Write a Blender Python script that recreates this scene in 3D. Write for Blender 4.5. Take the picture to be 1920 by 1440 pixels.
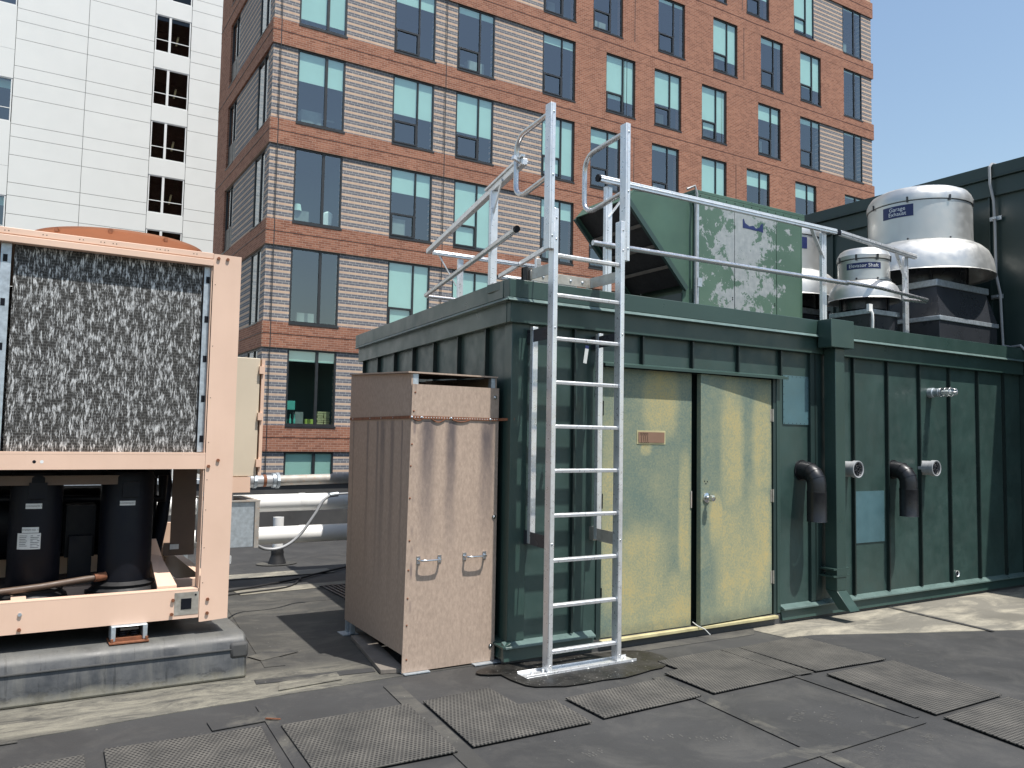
import bpy, bmesh, math, random
from mathutils import Vector, Matrix
random.seed(7)
S = bpy.context.scene
for o in list(bpy.data.objects): bpy.data.objects.remove(o, do_unlink=True)

# ------------------------------------------------------------------ camera, sky, sun, exposure
cam_d = bpy.data.cameras.new('camera'); cam = bpy.data.objects.new('camera', cam_d)
S.collection.objects.link(cam)
ri = Vector((0.85260773, -0.52224166, 0.01799221)); up = Vector((-0.04947547, -0.04640073, 0.99769692)); fw = Vector((0.52020404, 0.85153428, 0.06539977))
m = Matrix((ri, up, -fw)).transposed().to_4x4(); m.translation = Vector((0, 0, 1.62))
cam.matrix_world = m
cam_d.sensor_width = 36; cam_d.lens = 36*1525.83/1920; cam_d.clip_start = 0.05; cam_d.clip_end = 3000
S.camera = cam
SUN = Vector((0.15, -0.375, 1.0)).normalized()
world = bpy.data.worlds.new('World'); S.world = world; world.use_nodes = True
wn = world.node_tree; wn.nodes.clear()
sky = wn.nodes.new('ShaderNodeTexSky'); sky.sky_type = 'NISHITA'; sky.sun_disc = False
sky.sun_elevation = math.asin(SUN.z); sky.sun_rotation = math.atan2(SUN.x, SUN.y)
sky.air_density = 1.5; sky.dust_density = 1.2; sky.ozone_density = 1.6
bg = wn.nodes.new('ShaderNodeBackground'); bg.inputs[1].default_value = 0.118
wo = wn.nodes.new('ShaderNodeOutputWorld')
wn.links.new(sky.outputs[0], bg.inputs[0]); wn.links.new(bg.outputs[0], wo.inputs[0])
sl = bpy.data.lights.new('sun', 'SUN'); sl.energy = 4.9; sl.angle = math.radians(0.53); sl.color = (1, 0.955, 0.89)
so = bpy.data.objects.new('sun', sl); S.collection.objects.link(so)
so.rotation_euler = SUN.to_track_quat('Z', 'Y').to_euler()
S.view_settings.view_transform = 'Standard'; S.view_settings.look = 'None'
S.view_settings.exposure = 0.42; S.view_settings.gamma = 1.0
S.render.engine = 'CYCLES'
S.render.resolution_x = 1024; S.render.resolution_y = 768

# ------------------------------------------------------------------ helpers
class MB:
    def __init__(s): s.bm = bmesh.new(); s.M = Matrix.Identity(4); s.sm = False
    def v(s, p): return s.bm.verts.new(s.M @ Vector(p))
    def face(s, ps, smooth=False):
        f = s.bm.faces.new([s.v(p) for p in ps]); f.smooth = smooth; return f
    def box(s, x0, y0, z0, x1, y1, z1):
        a = [s.v(p) for p in ((x0,y0,z0),(x1,y0,z0),(x1,y1,z0),(x0,y1,z0),(x0,y0,z1),(x1,y0,z1),(x1,y1,z1),(x0,y1,z1))]
        for f in ((3,2,1,0),(4,5,6,7),(0,1,5,4),(1,2,6,5),(2,3,7,6),(3,0,4,7)): s.bm.faces.new([a[i] for i in f])
        return s
    def prism(s, pts, vec):
        vec = Vector(vec); A = [Vector(p) for p in pts]
        a = [s.v(p) for p in A]; b = [s.v(p+vec) for p in A]; n = len(A)
        s.bm.faces.new(a[::-1]); s.bm.faces.new(b)
        for i in range(n): s.bm.faces.new([a[i], a[(i+1)%n], b[(i+1)%n], b[i]])
        return s
    def _frames(s, pts):
        P = [Vector(p) for p in pts]; fr = []; T0 = (P[1]-P[0]).normalized()
        u = T0.orthogonal().normalized()
        if abs(T0.z) < .99: u = Vector((0,0,1)).cross(T0).normalized()
        for i, p in enumerate(P):
            if i == 0: T = (P[1]-P[0]).normalized()
            elif i == len(P)-1: T = (P[-1]-P[-2]).normalized()
            else: T = ((P[i+1]-p).normalized()+(p-P[i-1]).normalized()).normalized()
            u = (u - T*u.dot(T)).normalized(); w = T.cross(u).normalized(); fr.append((p, T, u, w))
        return fr
    def tube(s, pts, r, seg=12, cap=True):
        rr = r if isinstance(r, (list, tuple)) else [r]*len(pts); rings = []
        for (p, T, u, w), q in zip(s._frames(pts), rr):
            rings.append([s.v(p+u*math.cos(2*math.pi*k/seg)*q+w*math.sin(2*math.pi*k/seg)*q) for k in range(seg)])
        for a, b in zip(rings, rings[1:]):
            for k in range(seg):
                f = s.bm.faces.new([a[k], a[(k+1)%seg], b[(k+1)%seg], b[k]]); f.smooth = True
        if cap: s.bm.faces.new(rings[0][::-1]); s.bm.faces.new(rings[-1])
        return s
    def beam(s, p0, p1, w, h, upv=(0,0,1)):
        p0, p1 = Vector(p0), Vector(p1); T = (p1-p0).normalized(); U = Vector(upv); R = T.cross(U).normalized(); U = R.cross(T)
        c = [(-w/2,-h/2),(w/2,-h/2),(w/2,h/2),(-w/2,h/2)]
        s.prism([p0+R*a+U*b for a, b in c], p1-p0); return s
    def lathe(s, prof, c=(0,0,0), seg=48, smooth=True):
        c = Vector(c); rings = []
        for r, z in prof:
            rings.append([s.v(c+Vector((math.cos(2*math.pi*k/seg)*r, math.sin(2*math.pi*k/seg)*r, z))) for k in range(seg)])
        for a, b in zip(rings, rings[1:]):
            for k in range(seg):
                f = s.bm.faces.new([a[k], a[(k+1)%seg], b[(k+1)%seg], b[k]]); f.smooth = smooth
        return s
    def disc(s, c, r, n, seg=24, d=0.0):
        q = Vector(n).to_track_quat('Z', 'Y').to_matrix(); c = Vector(c)
        s.bm.faces.new([s.v(c+q@Vector((math.cos(2*math.pi*k/seg)*r, math.sin(2*math.pi*k/seg)*r, d))) for k in range(seg)]); return s
    def dome(s, c, r, n, h=None, seg=10):
        h = h or r*.7; q = Vector(n).to_track_quat('Z', 'Y').to_matrix(); c = Vector(c); rings = []
        for i in range(4):
            a = math.pi/2*i/4; rings.append([s.v(c+q@Vector((math.cos(2*math.pi*k/seg)*r*math.cos(a), math.sin(2*math.pi*k/seg)*r*math.cos(a), h*math.sin(a)))) for k in range(seg)])
        t = s.v(c+q@Vector((0,0,h)))
        for a, b in zip(rings, rings[1:]):
            for k in range(seg): s.bm.faces.new([a[k], a[(k+1)%seg], b[(k+1)%seg], b[k]]).smooth = True
        for k in range(seg): s.bm.faces.new([rings[-1][k], rings[-1][(k+1)%seg], t]).smooth = True
        return s
    def build(s, name, mt, parent=None, bevel=0, sharp=38, recalc=True):
        if recalc: bmesh.ops.recalc_face_normals(s.bm, faces=s.bm.faces)
        me = bpy.data.meshes.new(name); s.bm.to_mesh(me); s.bm.free()
        try: me.set_sharp_from_angle(angle=math.radians(sharp))
        except Exception: pass
        me.materials.append(mt)
        o = bpy.data.objects.new(name, me); S.collection.objects.link(o)
        if parent:
            o.parent = parent; o.matrix_parent_inverse = parent.matrix_basis.inverted()
        if bevel:
            b = o.modifiers.new('bevel', 'BEVEL'); b.width = bevel; b.segments = 2; b.limit_method = 'ANGLE'; b.angle_limit = math.radians(40)
        return o
def tag(o, label=None, cat=None, group=None, kind=None):
    if label: o['label'] = label
    if cat: o['category'] = cat
    if group: o['group'] = group
    if kind: o['kind'] = kind
    return o
def thing(name, loc, label, cat, group=None, rz=0):
    o = bpy.data.objects.new(name, None); S.collection.objects.link(o); o.location = loc; o.rotation_euler = (0,0,rz); o.empty_display_size = .2
    return tag(o, label, cat, group)
def copy_child(src, parent, dloc=None):
    c = src.copy(); S.collection.objects.link(c); c.parent = parent
    if dloc is not None: c.location = dloc
    return c
TAU = 2*math.pi

# ------------------------------------------------------------------ materials
class NT:
    def __init__(s, name):
        s.m = bpy.data.materials.new(name); s.m.use_nodes = True; s.t = s.m.node_tree; s.t.nodes.clear()
        s.out = s.n('ShaderNodeOutputMaterial'); s.b = s.n('ShaderNodeBsdfPrincipled'); s.l(s.b.outputs[0], s.out.inputs[0])
        s.co = s.n('ShaderNodeTexCoord').outputs['Object']
    def n(s, t, **k):
        q = s.t.nodes.new(t)
        for a, b in k.items(): setattr(q, a, b)
        return q
    def l(s, a, b): s.t.links.new(a, b)
    def set(s, q, i, v):
        if hasattr(v, 'is_output') or isinstance(v, bpy.types.NodeSocket): s.l(v, q.inputs[i])
        else: q.inputs[i].default_value = v
    def math(s, op, a, b=0.0, c=None, clamp=False):
        q = s.n('ShaderNodeMath', operation=op); q.use_clamp = clamp; s.set(q, 0, a); s.set(q, 1, b)
        if c is not None: s.set(q, 2, c)
        return q.outputs[0]
    def xyz(s, v=None):
        q = s.n('ShaderNodeSeparateXYZ'); s.l(v or s.co, q.inputs[0]); return q.outputs
    def comb(s, x, y, z):
        q = s.n('ShaderNodeCombineXYZ'); s.set(q, 0, x); s.set(q, 1, y); s.set(q, 2, z); return q.outputs[0]
    def noise(s, scale, detail=4, rough=.55, vec=None, sc=None, col=False, dist=0):
        v = vec or s.co
        if sc:
            mp = s.n('ShaderNodeMapping'); mp.inputs['Scale'].default_value = sc; s.l(v, mp.inputs[0]); v = mp.outputs[0]
        q = s.n('ShaderNodeTexNoise'); q.inputs['Scale'].default_value = scale; q.inputs['Detail'].default_value = detail; q.inputs['Roughness'].default_value = rough
        q.inputs['Distortion'].default_value = dist
        s.l(v, q.inputs['Vector']); return q.outputs['Color' if col else 'Fac']
    def ramp(s, f, a, b, lo=0.0, hi=1.0):
        q = s.n('ShaderNodeMapRange'); q.clamp = True; s.set(q, 0, f); s.set(q, 1, a); s.set(q, 2, b); s.set(q, 3, lo); s.set(q, 4, hi); return q.outputs[0]
    def sstep(s, f, a, b):
        q = s.n('ShaderNodeMapRange'); q.interpolation_type = 'SMOOTHSTEP'; s.set(q, 0, f); s.set(q, 1, a); s.set(q, 2, b); return q.outputs[0]
    def mix(s, f, a, b, mode='MIX'):
        q = s.n('ShaderNodeMix', data_type='RGBA', blend_type=mode); s.set(q, 0, f)
        s.set(q, 6, a if not isinstance(a, tuple) else (*a, 1)[:4]); s.set(q, 7, b if not isinstance(b, tuple) else (*b, 1)[:4]); return q.outputs[2]
    def bump(s, h, strength=.3, dist=.01, nrm=None):
        q = s.n('ShaderNodeBump'); q.inputs['Strength'].default_value = strength; q.inputs['Distance'].default_value = dist; s.l(h, q.inputs['Height'])
        if nrm is not None: s.l(nrm, q.inputs['Normal'])
        s.l(q.outputs[0], s.b.inputs['Normal']); return q.outputs[0]
    def base(s, c): s.set(s.b, 'Base Color', c if not isinstance(c, tuple) else (*c, 1)[:4])
    def rough(s, r): s.set(s.b, 'Roughness', r)
    def metal(s, v): s.set(s.b, 'Metallic', v)

def painted(name, c, var=.18, rough=.5, metal=0.0, sc=3.0, bump=.12, bscale=14, dirt=0.0, dirtc=(.12,.1,.08), spec=None, streak=0.0, oil=0.0):
    n = NT(name); a = n.noise(sc, 5); f = n.ramp(a, .3, .7, -var, var)
    col = n.mix(n.ramp(a, .3, .7), tuple(v*(1-var) for v in c), tuple(min(1, v*(1+var)) for v in c))
    if dirt:
        d = n.noise(sc*2.3, 6, .65); col = n.mix(n.ramp(d, .52, .75, 0, dirt), col, dirtc)
    if streak:
        d = n.noise(1.0, 5, .6, sc=(22, 22, 1.1)); col = n.mix(n.ramp(d, .5, .78, 0, streak), col, dirtc)
    n.base(col); n.rough(n.ramp(n.noise(sc*4, 4), .3, .7, max(.02, rough-.1), rough+.1)); n.metal(metal)
    h = n.noise(bscale, 4)
    nr = None
    if oil:
        nr = n.bump(n.noise(1.7, 2, .4, sc=(1, 1, .55)), oil, .06)
        if oil >= .8: nr = n.bump(n.ramp(n.noise(7.5, 2, .5), .62, .74), -.22, .01, nr)
    if bump: n.bump(h, bump, .004, nr)
    if spec is not None: n.b.inputs['Specular IOR Level'].default_value = spec
    return n.m

M = {}
M['green'] = painted('green_painted_metal', (.030,.058,.052), .20, .40, 0, 2.4, .1, 20, oil=.8, dirt=.22, dirtc=(.085,.10,.095))
M['green_trim'] = painted('green_trim_metal', (.030,.060,.052), .12, .36, 0, 1.2, .06, 12, oil=.12)
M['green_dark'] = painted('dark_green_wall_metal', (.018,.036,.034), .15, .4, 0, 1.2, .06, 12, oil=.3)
M['seam'] = painted('shade_painted_seam', (.010,.020,.019), .15, .42, 0, 1.5, 0, 12)  # ribs coloured darker than the panels, standing in for their unlit sides
M['hem'] = painted('sun_painted_green_ledge', (.10,.15,.14), .2, .35, 0, 4, 0, 12)  # lighter colour stands in for sun catching the drip edges and ledges
M['alu'] = painted('mill_aluminium', (.74,.75,.76), .1, .34, .62, 9, .08, 60, dirt=.2, dirtc=(.38,.38,.38))
M['alu_pipe'] = painted('brushed_aluminium_tube', (.58,.58,.59), .1, .3, .9, 9, .05, 60)
M['spun'] = painted('spun_aluminium', (.58,.58,.56), .08, .42, .7, 2.4, .04, 30, dirt=.14, dirtc=(.5,.49,.45), streak=.12)
M['galv'] = painted('galvanised_steel', (.45,.5,.54), .2, .42, .55, 30, .05, 60, dirt=.25, dirtc=(.33,.36,.38))
M['stainless'] = painted('stained_stainless_plate', (.5,.47,.42), .2, .4, .7, 10, .06, 40, dirt=.5, dirtc=(.3,.26,.2))
M['tan'] = painted('tan_powder_coat', (.70,.49,.37), .05, .5, 0, 1.6, .04, 20, dirt=.13, dirtc=(.55,.36,.26), streak=.10)
M['tan_box'] = painted('beige_cabinet_paint', (.60,.52,.40), .05, .5, 0, 1.5, .04, 20, dirt=.1, dirtc=(.4,.32,.24))
M['cowl'] = painted('orange_brown_cowl', (.42,.205,.12), .1, .55, 0, 2, .04, 20, dirt=.15, dirtc=(.3,.14,.08))
M['black'] = painted('black_painted_steel', (.004,.005,.009), .3, .5, 0, 4, .06, 20, spec=.22)
M['blackpipe'] = painted('black_stovepipe', (.016,.017,.02), .25, .36, .2, 5, .04, 20, dirt=.15, dirtc=(.05,.05,.05))
M['darksteel'] = painted('dark_curb_metal', (.040,.043,.05), .15, .3, .2, 1.5, .0, 20)
M['brown_dark'] = painted('shaded_brown_steel', (.10,.065,.045), .2, .5, 0, 4, .05, 20, dirt=.3, dirtc=(.04,.03,.03))  # dark brown; on the inner pipe and rail it stands in for shade
M['rust'] = painted('rusty_steel', (.20,.075,.035), .35, .8, .1, 25, .3, 80)
M['rubber'] = painted('black_rubber', (.012,.012,.013), .3, .6, 0, 8, .1, 40)
M['pvc'] = painted('white_pvc', (.80,.80,.78), .03, .38, 0, 1.5, .03, 20, dirt=.06, dirtc=(.55,.53,.5))
M['greypipe'] = painted('grey_conduit', (.34,.35,.36), .1, .45, .1, 6, .05, 30)
M['oldpipe'] = painted('weathered_pipe', (.36,.34,.31), .2, .6, .2, 9, .2, 40, dirt=.7, dirtc=(.45,.24,.1))
M['frame'] = painted('black_window_frame', (.022,.024,.026), .1, .4, 0, 3, 0, 20)
M['wframe'] = painted('white_window_frame', (.72,.74,.73), .05, .5, 0, 3, 0, 20)
M['blind'] = painted('pale_roller_blind', (.50,.62,.57), .05, .8, 0, 1.2, 0, 20)
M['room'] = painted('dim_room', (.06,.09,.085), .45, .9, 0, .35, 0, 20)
M['furn'] = painted('room_furniture_fabric', (.22,.24,.23), .6, .8, 0, .9, 0, 20)
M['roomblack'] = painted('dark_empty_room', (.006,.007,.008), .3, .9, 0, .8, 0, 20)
M['warmlight'] = painted('warm_light_tan', (.75,.55,.32), .2, .6, 0, 6, .05, 30)  # tan that stands in for the warm light strip in the tower windows
M['whitewall'] = painted('white_composite_panel', (.70,.72,.70), .02, .5, 0, .4, 0, 20, streak=.03, dirtc=(.55,.56,.55))
M['joint'] = painted('dark_joint', (.26,.26,.25), .1, .8, 0, 1, 0, 20)
M['bluelabel'] = painted('navy_label', (.012,.022,.10), .1, .4, 0, 5, 0, 20)
M['whitetext'] = painted('white_lettering', (.75,.78,.8), .03, .5, 0, 5, 0, 20)
M['whitelabel'] = painted('white_sticker', (.55,.56,.54), .06, .6, 0, 20, 0, 20, dirt=.3, dirtc=(.3,.3,.28))
M['blacktext'] = painted('black_lettering', (.02,.02,.02), .03, .5, 0, 5, 0, 20)
M['bluepatch'] = painted('blue_grey_patch', (.07,.14,.16), .2, .35, .1, 2.2, .05, 30, oil=.4, dirt=.3, dirtc=(.14,.23,.25))
M['brownplate'] = painted('brown_plate', (.22,.13,.085), .1, .6, 0, 10, .03, 30)
M['yellowed'] = painted('yellowed_paint', (.45,.40,.22), .2, .6, 0, 8, .05, 40)
M['asphaltsheet'] = painted('parapet_membrane', (.055,.055,.055), .2, .7, 0, 2, .2, 6, dirt=.3, dirtc=(.12,.115,.1))
M['citygray'] = painted('street_asphalt', (.06,.06,.06), .2, .9, 0, .1, 0, 1)
M['plank'] = painted('weathered_plank', (.16,.14,.12), .2, .8, 0, 8, .3, 40, streak=.3, dirtc=(.07,.06,.05))
M['teal'] = painted('teal_ornament', (.1,.42,.35), .1, .5, 0, 5, 0, 20)
M['lime'] = painted('lime_box', (.4,.5,.1), .1, .5, 0, 5, 0, 20)
M['chrome'] = painted('polished_chrome', (.7,.7,.7), .05, .16, 1.0, 5, 0, 20)

def glass(name, tint, gl=.1):
    n = NT(name); t = n.n('ShaderNodeBsdfTransparent'); t.inputs[0].default_value = (*tint, 1)
    g = n.n('ShaderNodeBsdfGlossy'); g.inputs['Roughness'].default_value = .015; g.inputs[0].default_value = (.9, .95, 1, 1)
    ge = n.n('ShaderNodeNewGeometry'); vd = n.n('ShaderNodeVectorMath', operation='DOT_PRODUCT'); n.l(ge.outputs['Normal'], vd.inputs[0]); n.l(ge.outputs['Incoming'], vd.inputs[1])
    cs = n.math('SUBTRACT', 1.0, n.math('ABSOLUTE', vd.outputs['Value'])); f = n.math('ADD', n.math('MULTIPLY', n.math('POWER', cs, 5.0), .95), gl+.04, clamp=True)
    mx = n.n('ShaderNodeMixShader'); n.l(f, mx.inputs[0]); n.l(t.outputs[0], mx.inputs[1]); n.l(g.outputs[0], mx.inputs[2]); n.l(mx.outputs[0], n.out.inputs[0])
    return n.m
M['glass'] = glass('tinted_window_glass', (.80,.95,.92), .13)
M['darkglass'] = glass('dark_window_glass', (.35,.40,.40), .0)
M['clear'] = glass('clear_lamp_glass', (.85,.88,.88), .1)

def brick(name, striped):
    n = NT(name); x, y, z = n.xyz(); u = n.math('ADD', x, y); v = n.comb(u, z, 0.0)
    b = n.n('ShaderNodeTexBrick'); b.offset = .5; n.l(v, b.inputs['Vector']); b.inputs['Scale'].default_value = 1
    b.inputs['Brick Width'].default_value = .205; b.inputs['Row Height'].default_value = .0707; b.inputs['Mortar Smooth'].default_value = .2; b.inputs['Mortar Size'].default_value = .0055
    big = n.noise(.5, 3)
    if striped:
        b.inputs['Color1'].default_value = (.13,.135,.155,1); b.inputs['Color2'].default_value = (.185,.18,.19,1); b.inputs['Mortar'].default_value = (.5,.49,.46,1); b.inputs['Bias'].default_value = -.1
        fr = n.math('FRACT', n.math('DIVIDE', z, .2121)); tan = n.math('LESS_THAN', fr, .333)
        tn = n.noise(3, 4, .6, vec=n.comb(u, n.math('FLOOR', n.math('DIVIDE', z, .2121)), 0.0))
        tc = n.mix(n.ramp(tn, .3, .7), (.50,.35,.26), (.62,.46,.33))
        col = n.mix(tan, b.outputs['Color'], tc)
    else:
        b.inputs['Color1'].default_value = (.225,.092,.058,1); b.inputs['Color2'].default_value = (.35,.158,.100,1); b.inputs['Mortar'].default_value = (.42,.30,.23,1); b.inputs['Bias'].default_value = 0
        col = b.outputs['Color']
    col = n.mix(n.ramp(big, .35, .65, 0, .14), col, (.12,.06,.05) if not striped else (.1,.1,.12))
    n.base(col); n.rough(.85); n.b.inputs['Specular IOR Level'].default_value = .2
    bp = n.n('ShaderNodeBump'); bp.inputs['Strength'].default_value = .5; bp.inputs['Distance'].default_value = .006; bp.invert = True
    n.l(b.outputs['Fac'], bp.inputs['Height']); n.l(bp.outputs[0], n.b.inputs['Normal'])
    return n.m
M['brick'] = brick('red_brick', False); M['stripe'] = brick('striped_grey_and_tan_brick', True)

def mk_roof(name, base, dust, dustamt, spec=.35, st=(1, 1, 1), zone=False):
    n = NT(name)
    a = n.noise(1.1, 7, .6); s1 = n.noise(2.1, 9, .72, sc=st, dist=.6); f = n.noise(110, 3, .7)
    col = n.mix(n.ramp(a, .35, .68), tuple(v*.86 for v in base), tuple(v*1.18 for v in base))
    col = n.mix(n.math('MULTIPLY', n.ramp(s1, .47, .72), dustamt), col, dust)
    if zone:
        x, y, z = n.xyz(); lo = n.noise(5.5, 12, .82, sc=(.45, 1.7, 1), dist=.9)
        zf = n.math('MULTIPLY', n.math('MULTIPLY', n.sstep(y, 5.0, 5.12), n.sstep(y, 5.75, 5.5)), n.sstep(x, 2.5, 1.7))
        col = n.mix(n.math('MULTIPLY', zf, n.ramp(lo, .40, .60, .05, .9)), col, (.26,.245,.195))
    sp = n.noise(42, 2, .5); col = n.mix(n.ramp(sp, .745, .765, 0, .5), col, (.34,.33,.30))
    sc = n.noise(6, 8, .82, sc=(1, 1.4, 1), dist=1.5); col = n.mix(n.ramp(sc, .62, .74, 0, .16), col, (.26,.25,.23))
    col = n.mix(n.ramp(f, .3, .7, 0, .22), col, tuple(v*.5 for v in base))
    n.base(col); n.rough(n.ramp(a, .3, .7, .55, .8)); n.b.inputs['Specular IOR Level'].default_value = spec
    nb = n.bump(n.noise(1.8, 4, .5), .35, .02); n.bump(n.noise(45, 4, .6), .3, .003, nb)
    return n.m
M['roof'] = mk_roof('black_roof_membrane', (.043,.043,.043), (.115,.11,.10), .45)
M['roof_dusty'] = mk_roof('dusty_roof_membrane', (.052,.051,.048), (.20,.187,.155), .5, st=(.8, 1.3, 1), zone=True)
M['roof_pale'] = mk_roof('pale_dusty_membrane', (.17,.16,.135), (.46,.42,.33), 1.0, st=(.6, 1.3, 1))
M['lap'] = mk_roof('membrane_lap_strip', (.042,.042,.042), (.19,.178,.145), .7)
M['bootdust'] = painted('boot_dust', (.078,.076,.07), .3, .9, 0, 20, 0, 10)
def wet():
    n = NT('tarry_repair_patch'); a = n.noise(6, 6, .7); sp = n.noise(60, 2, .5)
    col = n.mix(n.ramp(a, .4, .7), (.009,.008,.007), (.030,.028,.024)); col = n.mix(n.ramp(sp, .70, .74, 0, .8), col, (.55,.54,.5))
    n.base(col); n.rough(n.ramp(a, .3, .7, .3, .7)); n.bump(n.noise(14, 5, .7), .6, .01); return n.m
M['tar'] = wet()
def curbmat():
    n = NT('stained_curb_membrane'); x, y, z = n.xyz()
    s = n.noise(1, 6, .65, sc=(9, 3, .8)); a = n.noise(5, 6, .65)
    col = n.mix(n.ramp(a, .35, .65), (.024,.026,.029), (.066,.069,.072)); col = n.mix(n.ramp(s, .48, .7, 0, .6), col, (.115,.112,.10))
    d = n.noise(1, 6, .75, sc=(24, 3, 1.2)); col = n.mix(n.ramp(d, .58, .64, 0, .8), col, (.013,.014,.015))
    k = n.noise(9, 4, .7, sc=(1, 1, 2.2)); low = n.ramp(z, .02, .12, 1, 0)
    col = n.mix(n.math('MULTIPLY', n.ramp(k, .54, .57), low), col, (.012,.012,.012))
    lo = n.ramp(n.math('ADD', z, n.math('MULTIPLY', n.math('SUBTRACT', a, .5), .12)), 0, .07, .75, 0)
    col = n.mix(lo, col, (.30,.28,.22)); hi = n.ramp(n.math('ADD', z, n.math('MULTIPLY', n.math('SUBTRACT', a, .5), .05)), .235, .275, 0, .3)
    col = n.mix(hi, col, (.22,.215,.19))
    n.base(col); n.rough(n.ramp(a, .3, .7, .4, .65)); nb = n.bump(n.noise(3, 3), .4, .02); n.bump(n.noise(30, 4, .6), .3, .004, nb); return n.m
M['curb'] = curbmat()
def matmat():
    n = NT('studded_rubber_mat'); x, y, z = n.xyz(); k = 1/.0235
    row = n.math('FLOOR', n.math('MULTIPLY', y, k)); odd = n.math('MULTIPLY', n.math('MODULO', n.math('ABSOLUTE', row), 2), .5)
    fx = n.math('SUBTRACT', n.math('FRACT', n.math('ADD', n.math('MULTIPLY', x, k), odd)), .5); fy = n.math('SUBTRACT', n.math('FRACT', n.math('MULTIPLY', y, k)), .5)
    r = n.math('SQRT', n.math('ADD', n.math('MULTIPLY', fx, fx), n.math('MULTIPLY', fy, fy)))
    hole = n.sstep(r, .36, .24); a = n.noise(4, 6, .6)
    web = n.mix(n.ramp(a, .35, .7), (.052,.050,.045), (.112,.105,.092)); col = n.mix(hole, web, (.010,.010,.010))
    n.base(col); n.rough(.8); n.bump(n.math('MULTIPLY', hole, -1.0), .8, .006); return n.m
M['mat'] = matmat()
def coil():
    n = NT('damaged_fins_painted_glints'); x, y, z = n.xyz()
    w = n.noise(5, 4, .6, col=False); 
    v = n.comb(n.math('ADD', n.math('MULTIPLY', x, 105), n.math('MULTIPLY', w, 6)), y, n.math('MULTIPLY', z, 17))
    s1 = n.noise(1, 5, .7, vec=v, dist=.5); blob = n.noise(26, 5, .7, sc=(1, 1, .6))
    s2 = n.noise(1, 3, .6, vec=n.comb(n.math('MULTIPLY', x, 170), y, n.math('MULTIPLY', z, 18)))
    q = n.math('ADD', n.math('MULTIPLY', s1, .5), n.math('ADD', n.math('MULTIPLY', blob, .34), n.math('MULTIPLY', s2, .24)))
    hi = n.ramp(q, .542, .63); col = n.mix(hi, (.030,.028,.025), (.66,.66,.65))  # bright flecks: reflections off the bent fins, put into the colour
    br = n.n('ShaderNodeTexBrick'); n.l(n.comb(n.math('MULTIPLY', x, 1.0), z, 0.0), br.inputs['Vector']); br.inputs['Scale'].default_value = 1
    br.inputs['Brick Width'].default_value = .034; br.inputs['Row Height'].default_value = .019; br.inputs['Mortar Size'].default_value = .0014
    col = n.mix(n.math('MULTIPLY', br.outputs['Fac'], .28), col, (.34,.34,.32))
    n.base(col); n.rough(n.ramp(hi, 0, 1, .6, .35)); n.metal(.25); n.bump(q, .8, .01); return n.m
M['coil'] = coil()
def board(name, side):
    n = NT(name); x, y, z = n.xyz(); u = y if side else x
    f = n.noise(70, 3, .6, sc=(1, 1, .45)); a = n.noise(2.5, 5)
    c0 = (.40,.305,.24); col = n.mix(n.ramp(f, .3, .7), tuple(v*.84 for v in c0), tuple(v*1.14 for v in c0)); col = n.mix(n.ramp(a, .4, .7, 0, .2), col, (.36,.28,.22))
    # streaks that ran down from the strap screws
    wob = n.math('MULTIPLY', n.math('SUBTRACT', n.noise(3, 3, .5, sc=(0, 0, 1)), .5), .05)
    tot = None
    spots = [(2.475,.07),(2.66,.05),(2.955,.07)] if not side else [(5.33,.02),(5.52,.045),(5.72,.06),(5.83,.03),(6.05,.03),(6.4,.02)]
    for p, w in spots:
        d = n.math('ABSOLUTE', n.math('SUBTRACT', n.math('ADD', u, wob), p)); g = n.sstep(d, w*1.25, w*.25)
        tot = g if tot is None else n.math('MAXIMUM', tot, g)
    below = n.math('MULTIPLY', n.ramp(z, 1.735, 1.72), n.ramp(z, .75 if not side else .35, 1.6, 0, 1))
    br = n.noise(8, 5, .7, sc=(2, 2, .5)); st = n.math('MULTIPLY', n.math('MULTIPLY', tot, below), n.ramp(br, .25, .6, .55 if not side else .3, 1.0 if not side else .7))
    col = n.mix(n.math('MULTIPLY', st, .92), col, (.105,.088,.09))
    if not side:
        e = n.math('MULTIPLY', n.math('MULTIPLY', n.sstep(n.math('ABSOLUTE', n.math('SUBTRACT', x, 2.372)), .014, .004), n.ramp(n.noise(5, 2, sc=(0,0,1)), .5, .6)), .55)
        col = n.mix(e, col, (.10,.08,.09))
        col = n.mix(n.math('MULTIPLY', n.sstep(x, 2.99, 3.0), n.ramp(z, 1.75, 1.7, 0, .0)), col, (.2,.16,.15))
    n.base(col); n.rough(.8); n.b.inputs['Specular IOR Level'].default_value = .25; n.bump(f, .3, .003); return n.m
M['board'] = board('fibre_cement_front', False); M['board_side'] = board('fibre_cement_side', True)
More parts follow.
